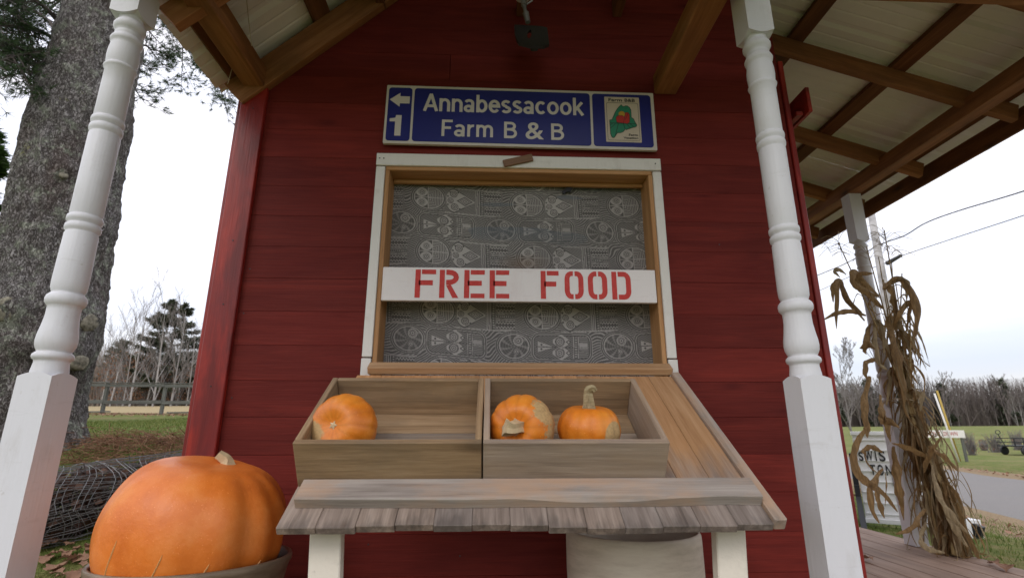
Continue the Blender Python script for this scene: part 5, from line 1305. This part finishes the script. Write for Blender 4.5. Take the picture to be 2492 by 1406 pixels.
# ------------------------------------------------------------------ right side: far treeline
ftm = []
for k in range(7):
    V, F = bare_mesh(300+k, 1.0, .011, 3, 1.1, .36, 4, 3, .85, .0026); ftm.append(mesh('bare_crown', V, F, MAT['fartwig']))
rb = random.Random(55)
for k in range(130):
    d = rb.uniform(0, 1); y = 118+16*rb.random(); x = 62+(150-62)*((k+rb.random())/130)*1.15; s = rb.uniform(9.5, 14.0)*(1+.22*noise.noise(Vector((x*.13, 2, 3))))
    o = bpy.data.objects.new('bare_tree', ftm[k % 7]); link(o, None, Matrix.Translation((x, y-(x-62)*.12, HG(x, y-(x-62)*.12)-.2)) @ Matrix.Rotation(rb.random()*6.28, 4, 'Z') @ Matrix.Scale(s, 4)); tag(o, 'leafless tree in the far wood across the field', 'tree', 'leafless trees of the far wood')
for k in range(9):
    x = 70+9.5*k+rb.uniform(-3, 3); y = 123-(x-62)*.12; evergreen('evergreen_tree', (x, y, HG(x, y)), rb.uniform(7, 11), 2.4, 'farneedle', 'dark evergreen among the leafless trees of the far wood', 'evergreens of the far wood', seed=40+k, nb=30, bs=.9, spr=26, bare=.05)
V = []; F = []; r = random.Random(6)
for k in range(26000):
    x = r.uniform(55, 172); y = r.uniform(124, 140)-(x-62)*.12; z0 = HG(x, y); l = min(12.5, 3+abs(r.gauss(0, 6.5)))*(.85+.35*noise.noise(Vector((x*.13, 2, 3)))); q = Vector((x+r.gauss(0, .8), y, z0+l)); s = Vector((.04, 0, 0)); o = len(V); b0 = Vector((x, y, z0-.2)); V += [b0-s, b0+s, q+s*.35, q-s*.35]; F.append((o, o+1, o+2, o+3))
tag(part('far_woodland', V, F, leafmat('far_wood_brush', (.10, .08, .07), (.15, .122, .11), (.115, .10, .085), .9, .05, .1)), 'dense grey brown brush filling the far wood', 'woodland', kind='stuff')
for px, y, s in ((2492, 95, 10.5), (2478, 97, 9.5), (2316, 100, 5.5)):
    p = pt(px, 1040, y); o = bpy.data.objects.new('birch_tree', birchm[int(s) % 4]); link(o, None, Matrix.Translation((p.x, y, HG(p.x, y))) @ Matrix.Scale(s, 4)); tag(o, {10.5: 'taller pale birch at the right frame edge before the far wood', 9.5: 'pale birch just left of the tallest one before the far wood', 5.5: 'small pale birch behind the roadside marker poles'}[s], 'tree', 'birches at the edge of the far wood')
V, F = bare_mesh(411, 1.0, .012, 4, .9, .42, 6, 5, .9, .0011); p = pt(2074, 1050, 58)
o = part('bare_tree', V, F, MAT['twig'], None, Matrix.Translation((p.x, 58, HG(p.x, 58))) @ Matrix.Scale(12.5, 4)); tag(o, 'tall leafless tree in the field behind the white roadside sign', 'tree')
# shrubs and cart beyond the road
for k, (px, y, w, h) in enumerate(((2362, 23, .65, 1.05), (2425, 25, 1.1, .95), (2395, 27, .45, .6), (2480, 27, 1.0, 1.1))):
    p = pt(px, 1090, y); shrub('bare_shrub', (p.x, y, HG(p.x, y)), w, h, 110, 'brownleaf', 'twig', ['reddish bare shrub by the slow down sign post', 'wide reddish bare shrub left of the garden cart', 'small greenish shrub left of the wide reddish one', 'reddish shrub behind the garden cart'][k], 'shrub', 'shrubs beyond the road', seed=60+k, ls=.07, tw=110, thick=.012)
p = pt(2492, 1106, 22.5); CZ = HG(p.x, 22.5); ct = empty('garden_cart', (p.x, 22.5, CZ), 'dark utility cart on two wheels beyond the road', 'cart')
bar('tray', (p.x-.75, 22.5, CZ+.42), (p.x+1.0, 22.6, CZ+.42), .9, .06, MAT['black'], ct)
for dy in (-.45, .45):
    for hh in (.58, .76): bar('side_rail', (p.x-.75, 22.5+dy, CZ+hh), (p.x+1.0, 22.6+dy, CZ+hh), .03, .04, MAT['black'], ct)
for dx in (-.75, -.3, .15, .6, 1.0): bar('stake', (p.x+dx, 22.07, CZ+.45), (p.x+dx, 22.07, CZ+.78), .04, .04, MAT['black'], ct, (0, 1, 0))
for dx in (-.35, .75):
    for dy in (-.5, .5):
        v, f = lathe([(.05, -.05), (.17, -.05), (.20, -.03), (.20, .03), (.17, .05), (.05, .05)], 20); part('wheel', v, f, MAT['black'], ct, Matrix.Translation((p.x+dx, 22.55+dy, CZ+.20)) @ Matrix.Rotation(math.pi/2, 4, 'X'), True)
V, F = tube([Vector((p.x-.8, 22.5, CZ+.40)), Vector((p.x-1.0, 22.5, CZ+.85)), Vector((p.x-1.02, 22.5, CZ+.95))], .02, 6); tube([Vector((p.x-1.02+.12*math.cos(t), 22.5, CZ+1.04+.09*math.sin(t))) for t in np.linspace(0, 6.283, 13)], .018, 5, V, F); part('handle', V, F, MAT['black'], ct)
# SLOW DOWN board on posts
z0 = HG(17.1, 17); q = pt(2347, 1055, 17)
sd = empty('slow_sign', (q.x-.6, 17, z0), 'small white board with red words SLOW DOWN beyond the road', 'sign'); ux = Vector((1, 0, -.012)).normalized()
bar('board', (q.x-1.75, 17, q.z), (q.x, 17, q.z-.01), .03, .27, MAT['whitetrim'], sd, (0, 0, 1), b=.004)
for xx in (q.x-1.55, q.x-.10): bar('post', (xx, 17.04, z0-.2), (xx, 17.04, q.z-.14), .09, .05, MAT['fencewood'], sd, (0, 1, 0))
MAT['faded'] = flat('faded_red_paint', (.42, .09, .09), .6, .3, 0, .2, 20)
for s, a, b_ in (('SLOW', -1.60, -.93), ('DOWN', -.80, -.28)): addmesh('lettering', text_mesh('lettering', s, q.x+a, q.x+b_, q.z-.065, q.z+.075, MAT['faded'], .01), sd, Matrix.Translation((0, 16.983, 0)))
# roadside marker poles
for px0, py0, px1, py1, cmat, lb in ((2274, 957, 2334, 1118, 'whitetrim', 'thin white marker pole beyond the road'), (2280, 950, 2337, 1120, None, 'thin yellow marker pole beside the white one')):
    if cmat is None: MAT['yellow'] = flat('yellow_guard', (.42, .29, .05), .5); cm = MAT['yellow']
    else: cm = MAT[cmat]
    a = pt(px0, py0, 16.9 if cmat else 17.4); b_ = pt(px1, py1, 16.9 if cmat else 17.4); b_.z = HG(b_.x, b_.y)-.1
    v, f = tube([b_, a], .030 if cmat else .034, 10); tag(part('marker_pole', v, f, cm, None, None, True), lb, 'pole', 'marker poles beyond the road')
# utility pole and wires
a = pt(2226, 1045, 13.6); z0 = HG(a.x, 13.6)
up = empty('utility_pole', (a.x, 13.6, z0), 'grey weathered utility pole behind the corn decorated post', 'pole')
v, f = tube([Vector((a.x+.03, 13.6, z0-.5)), pt(2160, 750, 13.6), pt(2112, 470, 13.6)], [.15, .13, .10], 16); part('mast', v, f, flat('grey_pole_wood', (.40, .385, .375), .8, .2, 0, .35, 4), up, None, True)
V, F = tube([pt(2160, 640, 13.3), pt(2192, 622, 12.4)], [.075, .05], 8); part('splice', V, F, MAT['black'], up)
def wirec(pts, r_, label):
    V, F = tube(catmull([pt(*p) for p in pts], 6), r_, 5, [], []); tag(part('overhead_wire', V, F, MAT['wire']), label, 'wire', 'overhead wires at the right')
wirec([(2700, 390, 5.5), (2492, 465, 8.5), (2330, 514, 10.8), (2252, 543, 11.8), (2200, 574, 12.6), (2138, 597, 13.6), (2060, 640, 16), (1980, 674, 19), (1800, 750, 30)], .018, 'upper overhead wire dipping just before the utility pole')
wirec([(2700, 452, 5.5), (2492, 524, 8.5), (2330, 577, 11), (2193, 623, 12.6), (2150, 642, 13.6), (2070, 672, 16), (1985, 711, 19), (1800, 790, 30)], .012, 'lower overhead wire with a thick splice by the utility pole')
wirec([(2700, 230, 20), (2492, 328, 30), (2330, 396, 45)], .012, 'faint highest wire at the upper right of the sky')
for dx, dz in ((0, 0), (9, -2)): wirec([(2222+dx, 790+dz, 26), (2254+dx, 893+dz, 26)], .008, 'faint guy wire above the far wood, '+('left' if dx == 0 else 'right')+' of the pair')
# ------------------------------------------------------------------ portable roadside letter board behind the deck
af = empty('letter_board', (3.8, 3.0, -.86), 'white portable roadside letter board with black letters and dark feet', 'sign')
c0 = pt(2110, 1278, 3.15); c1 = pt(2285, 1281, 2.85); zb = -.80
L0 = Vector((c0.x+.0, 3.15, 0)); L1 = Vector((c1.x, 2.85, 0)); ux = (L1-L0).normalized(); un = Vector((ux.y, -ux.x, 0))
if un.y > 0: un = -un
WB = (L1-L0).length; HB = .765
rot = Matrix((ux, -un, Vector((0, 0, 1)))).transposed().to_4x4(); AM = Matrix.Translation((L0.x, L0.y, zb)) @ Matrix((ux, -un, Vector((0, 0, 1)))).transposed().to_4x4()
def ab(name, c, s, mat, b=.003):
    v, f = boxgeo(*s, b); return part(name, v, f, MAT[mat], af, AM @ Matrix.Translation(c))
MAT['letterwhite'] = flat('letter_board_white', (.86, .86, .85), .4, .4, 0, .03)
ab('panel', (WB/2, .02, HB/2), (WB, .03, HB), 'letterwhite')
nr = 8
for k in range(nr):
    ab('letter_track', (WB/2, -.002, .05+(HB-.1)*k/(nr-1)), (WB-.02, .012, .012), 'letterwhite', .002)
ab('frame_rail', (WB/2, 0, HB+.012), (WB+.02, .05, .035), 'letterwhite'); ab('frame_rail', (WB/2, 0, -.012), (WB+.02, .05, .04), 'letterwhite')
for s, x0, x1, z0_, z1_ in (('S', .026, .064, .52, .605), ('W', .078, .142, .523, .615), ('I', .160, .170, .523, .615), ('S', .190, .240, .520, .618), ('T', .098, .146, .395, .490), ('O', .160, .208, .393, .492), ('N', .226, .272, .395, .490), ('R', .262, .306, .300, .380), ('M', .275, .335, .175, .265)):
    addmesh('letter_row', text_mesh('letter_row', s, x0, x1, z0_, z1_, MAT['signdark'], .022), af, AM @ Matrix.Translation((0, -.010, 0)))
for xx in (-.03, WB+.03):
    poly = [(-.035, -.06), (.035, -.06), (.035, .66), (.02, .69), (-.035, .69)]
    ab('side_leg', (xx, .03, .26 if xx < 0 else .20), (.045, .07, .66 if xx < 0 else .54), 'black')
    # splayed foot
    P = [(-.45, -.06), (-.40, -.02), (-.05, .20), (-.04, .30), (.10, .30), (.12, .20), (.45, -.02), (.50, -.06)]
    V = [(xx-.022, y_, z_) for y_, z_ in P]+[(xx+.022, y_, z_) for y_, z_ in P]; n = len(P); F = [tuple(range(n)), tuple(range(n, 2*n))[::-1]]+[(i, n+i, n+(i+1) % n, (i+1) % n) for i in range(n)]
    part('foot', V, F, MAT['black'], af, AM)
q_ = pt(2353, 1285, 2.72); box('weight_box', q_, (.17, .12, .155), MAT['letterwhite'], af)
bar('foot', pt(2300, 1258, 2.85), pt(2392, 1296, 2.62), .06, .10, MAT['black'], af)

# ------------------------------------------------------------------ dried corn tied to the far post
corn = empty('corn_bundle', (2.78, 1.25, ZD), 'tall bundle of dried corn stalks tied to the far white porch post', 'corn stalks')
rb = random.Random(14)
def ribbon(pts, w, mat, name='leaf', prof=None, tw=0.0, fold=.6, side=None, seed=0, wave=.25):
    P = catmull(pts, 9); n = len(P); V = []; F = []
    sd = Vector(side) if side else Vector((rb.gauss(0, 1), rb.gauss(0, 1), rb.gauss(0, .3)))
    for i, p in enumerate(P):
        t = i/(n-1); d = (P[min(i+1, n-1)]-P[max(i-1, 0)]).normalized(); s = d.cross(sd).normalized(); q = s.cross(d)
        a = tw*t*3+.5*math.sin(t*7+seed)*wave; s2 = s*math.cos(a)+q*math.sin(a); q2 = -s*math.sin(a)+q*math.cos(a)
        ww = w*.36*(math.sin(math.pi*min(1, (t*.93+.06)))**.65)*(1+wave*.6*math.sin(t*23+seed*3)+.22*noise.noise(Vector((t*14, seed*1.3, 0)))); ww = max(ww, .0008)
        V += [p-s2*ww+q2*ww*fold, p, p+s2*ww+q2*ww*fold*(1+.6*math.sin(t*17+seed))]
    for i in range(n-1): a = i*3; F += [(a, a+3, a+4, a+1), (a+1, a+4, a+5, a+2)]
    return part(name, V, F, MAT[mat], corn, None, True)
# axis of the bundle: leaning from the deck edge up against the post
AXP = [pt(2322, 1350, 1.14), pt(2290, 1225, 1.18), pt(2252, 1095, 1.22), pt(2200, 975, 1.26), pt(2160, 860, 1.28), pt(2140, 730, 1.27)]
def axp(t):
    P = catmull(AXP, 6); x = t*(len(P)-1); i = min(int(x), len(P)-2); return P[i].lerp(P[i+1], x-i)
tops = [(2040, 590, 1.15), (2108, 600, 1.3), (2152, 560, 1.25), (2170, 640, 1.2), (2138, 625, 1.35), (2195, 665, 1.2), (2215, 700, 1.15), (2100, 690, 1.22), (2150, 680, 1.30), (2180, 690, 1.3)]
stalks = []
for k, tpx in enumerate(tops):
    a = rb.random()*6.283; b0 = AXP[0]+Vector((.055*math.cos(a), .055*math.sin(a), 0)); b0.z = ZD+.01
    if b0.x > 2.72: b0.x = 2.72
    mid = axp(.52)+Vector((.03*math.cos(a), .03*math.sin(a), 0)); q = axp(.26)+Vector((.05*math.cos(a+.5), .05*math.sin(a+.5), 0)); tpp = pt(*tpx)
    P = catmull([b0, q, mid, mid.lerp(tpp, .5)+Vector((rb.gauss(0, .015), rb.gauss(0, .015), .02)), tpp], 6); stalks.append(P); n = len(P)
    V, F = tube(P, [.011*(1-.72*i/(n-1)) for i in range(n)], 7); part('stalk', V, F, MAT['stalk'], corn, None, True)
# tassels: fine sprays at the tops
for k, (px, py, Y, n_, L_) in enumerate(((2040, 580, 1.15, 11, .16), (2020, 600, 1.15, 7, .15), (2152, 565, 1.25, 12, .15), (2165, 600, 1.2, 9, .13), (2110, 610, 1.3, 7, .14), (2145, 590, 1.3, 8, .14))):
    c = pt(px, py, Y); V, F = [], []
    for i in range(n_):
        a = rb.random()*6.283; up_ = rb.uniform(-.1, 1.0); d = Vector((math.cos(a), math.sin(a)*.6, up_)).normalized()*L_*rb.uniform(.6, 1.25)
        s0 = c+Vector((0, 0, -.07+.07*i/n_)); tube(catmull([s0, s0+d*.5+Vector((0, 0, .01)), s0+d+Vector((0, 0, -.05*rb.random()-.02))], 4), [.0016]*8+[.0008], 3, V, F, False)
    part('tassel', V, F, MAT['stalk'], corn)
# large single leaves, surveyed
def LP(w, mat, *p, **k): ribbon([pt(*q) for q in p], w*1.1, mat, seed=len(p)+p[0][0], **k)
LP(.055, 'husk', (2105, 780, 1.15), (2060, 720, 1.1), (2045, 685, 1.08), (2030, 700, 1.05), (2028, 735, 1.05), side=(0, 1, 0))
LP(.045, 'husk', (2098, 760, 1.15), (2068, 730, 1.1), (2045, 690, 1.08), (2038, 740, 1.05), (2036, 800, 1.05), side=(0, 1, 0), wave=.1)
LP(.040, 'husk', (2108, 768, 1.18), (2078, 758, 1.12), (2040, 762, 1.08), (2004, 778, 1.05), side=(0, 1, .3), wave=.1)
LP(.035, 'huskpale', (2060, 668, 1.12), (2045, 655, 1.1), (2033, 660, 1.1), (2045, 675, 1.1), side=(0, 1, 0))
LP(.065, 'husk', (2140, 720, 1.25), (2110, 690, 1.15), (2085, 665, 1.12), (2078, 680, 1.1), (2100, 705, 1.1), (2140, 722, 1.15), side=(0, 1, .2))
LP(.060, 'husk', (2150, 750, 1.25), (2120, 720, 1.18), (2090, 690, 1.15), (2095, 668, 1.12), (2125, 665, 1.12), side=(0, 1, .2))
LP(.070, 'husk', (2150, 705, 1.22), (2180, 680, 1.18), (2205, 685, 1.15), (2225, 720, 1.12), (2238, 765, 1.1), (2232, 800, 1.1), (2225, 825, 1.1), side=(0, 1, .1))
LP(.045, 'huskpale', (2170, 690, 1.2), (2195, 678, 1.16), (2210, 690, 1.15), (2207, 730, 1.15), side=(0, 1, .1))
LP(.060, 'husk', (2185, 780, 1.22), (2180, 730, 1.2), (2165, 695, 1.18), (2148, 700, 1.16), side=(0, 1, .1))
LP(.045, 'husk', (2175, 800, 1.2), (2188, 770, 1.15), (2205, 745, 1.15), (2218, 738, 1.15), (2215, 765, 1.15), (2205, 810, 1.15), side=(0, 1, .1))
LP(.075, 'husk', (2160, 770, 1.22), (2178, 830, 1.15), (2192, 880, 1.12), (2200, 930, 1.12), (2203, 985, 1.12), side=(0, 1, .1))
LP(.060, 'husk', (2120, 790, 1.22), (2112, 830, 1.18), (2106, 852, 1.15), (2116, 838, 1.12), (2130, 850, 1.1), side=(0, 1, .1))
LP(.040, 'huskpale', (2128, 770, 1.22), (2133, 830, 1.15), (2140, 880, 1.13), (2160, 900, 1.13), side=(0, 1, .1))
LP(.045, 'husk', (2140, 875, 1.2), (2115, 880, 1.12), (2108, 905, 1.1), (2115, 930, 1.1), side=(0, 1, .2))
# the big hoop and the leaves hanging before the letter board
LP(.062, 'husk', (2118, 915, 1.15), (2108, 980, 1.10), (2112, 1030, 1.08), (2112, 1065, 1.08), side=(0, 1, .1), wave=.15)
LP(.060, 'husk', (2112, 1040, 1.08), (2090, 1070, 1.06), (2079, 1110, 1.05), (2088, 1150, 1.05), (2110, 1172, 1.06), (2150, 1200, 1.10), (2185, 1245, 1.2), side=(0, 1, .1), wave=.12, fold=.2)
LP(.040, 'husk', (2148, 1100, 1.15), (2125, 1088, 1.08), (2105, 1096, 1.05), (2108, 1108, 1.05), side=(0, 1, .3))
LP(.050, 'husk', (2150, 1140, 1.12), (2135, 1165, 1.08), (2122, 1190, 1.06), (2124, 1235, 1.06), (2140, 1272, 1.06), side=(0, 1, .1), wave=.1)
LP(.040, 'husk', (2138, 1165, 1.10), (2137, 1200, 1.06), (2146, 1235, 1.06), (2153, 1260, 1.06), side=(0, 1, .1), wave=.1)
LP(.014, 'husk', (2112, 1088, 1.1), (2106, 1110, 1.05), (2118, 1135, 1.05), (2138, 1152, 1.08), side=(0, 1, .1))
LP(.012, 'husk', (2155, 1150, 1.1), (2158, 1180, 1.06), (2154, 1232, 1.06), side=(0, 1, .1))
LP(.055, 'husk', (2150, 980, 1.15), (2148, 1020, 1.08), (2165, 1025, 1.06), (2190, 1040, 1.06), side=(0, 1, .3), wave=.1)
LP(.055, 'husk', (2145, 960, 1.15), (2150, 1000, 1.08), (2162, 1035, 1.08), (2168, 1075, 1.1), side=(0, 1, .1))
LP(.050, 'husk', (2265, 1118, 1.10), (2230, 1102, 1.05), (2200, 1090, 1.04), (2170, 1078, 1.05), side=(0, .6, 1), wave=.08)
LP(.050, 'husk', (2174, 1090, 1.3), (2188, 1130, 1.22), (2194, 1190, 1.2), (2200, 1265, 1.25), side=(0, 1, .1))
LP(.065, 'husk', (2176, 1085, 1.35), (2184, 1140, 1.3), (2192, 1200, 1.28), (2198, 1240, 1.3), side=(0, 1, .1))
LP(.055, 'huskpale', (2215, 945, 1.2), (2235, 950, 1.12), (2247, 965, 1.1), (2240, 1000, 1.1), side=(0, 1, .1))
LP(.045, 'husk', (2250, 1150, 1.1), (2265, 1110, 1.05), (2290, 1065, 1.03), side=(0, 1, .2), wave=.1)
LP(.035, 'husk', (2260, 1085, 1.1), (2285, 1100, 1.0), (2310, 1120, .98), (2334, 1148, .96), side=(0, 1, .2), wave=.1)
LP(.045, 'husk', (2255, 1240, 1.1), (2240, 1260, 1.02), (2225, 1285, 1.0), (2180, 1300, 1.0), side=(0, 1, .2), wave=.1)
LP(.050, 'huskpale', (2270, 1130, 1.1), (2285, 1190, 1.05), (2315, 1250, 1.0), (2360, 1300, .98), side=(0, 1, .1))
LP(.050, 'huskpale', (2290, 1200, 1.1), (2320, 1270, 1.0), (2355, 1330, 1.0), side=(0, 1, .1))
LP(.045, 'huskpale', (2255, 1270, 1.15), (2245, 1310, 1.05), (2262, 1335, 1.02), (2300, 1345, 1.02), side=(0, 1, .1))
# the body of the bundle: many drooping leaves from the stalks
for k in range(255):
    P = rb.choice(stalks); u = rb.random(); t = (.02+.55*u) if k < 150 else rb.uniform(.46, .86)
    i = int(t*(len(P)-2)); p = P[i]; a = rb.random()*6.283; l = rb.uniform(.14, .34)*(1 if t < .5 else .75)
    o_ = Vector((math.cos(a), math.sin(a), 0)); wd = (.10+.12*(1-t)) if t < .5 else .20
    q1 = p+o_*l*.22*wd*2+Vector((0, 0, l*.12)); q2 = p+o_*l*.42*wd*2+Vector((0, 0, -l*.30)); q3 = p+o_*l*.5*wd*2+Vector((rb.gauss(0, .022), rb.gauss(0, .022), -l*.95))
    for q in (q1, q2, q3): q.z = max(q.z, ZD+.008) if q.x < 2.74 else max(q.z, ZD-.05)
    ribbon([p, q1, q2, q3], rb.uniform(.018, .055), 'huskpale' if rb.random() < .45 else 'husk', seed=k, tw=rb.gauss(0, .5), wave=.35)
for k in range(240):
    P = rb.choice(stalks); t = rb.uniform(.02, .90); p = P[int(t*(len(P)-2))]; a = rb.random()*6.283; l = rb.uniform(.07, .30); o_ = Vector((math.cos(a), math.sin(a), 0))
    q1 = p+o_*l*.3+Vector((0, 0, l*rb.uniform(-.1, .3))); q2 = p+o_*l*.5+Vector((rb.gauss(0, .02), 0, -l*.45)); q3 = p+o_*l*.45+Vector((rb.gauss(0, .03), 0, -l)); q3.z = max(q3.z, ZD+.006); q2.z = max(q2.z, ZD+.01)
    ribbon([p, q1, q2, q3], rb.uniform(.008, .018), rb.choice(('husk', 'huskpale')), name='shred', seed=k, tw=rb.gauss(0, .8), wave=.4)
c = axp(.60); V, F = tube([c+Vector((.09*math.cos(t), .11*math.sin(t)+.04, .012*math.sin(t*2))) for t in np.linspace(0, 6.283, 19)], .004, 5); part('twine', V, F, MAT['rope'], corn)
bpy.context.view_layer.update()
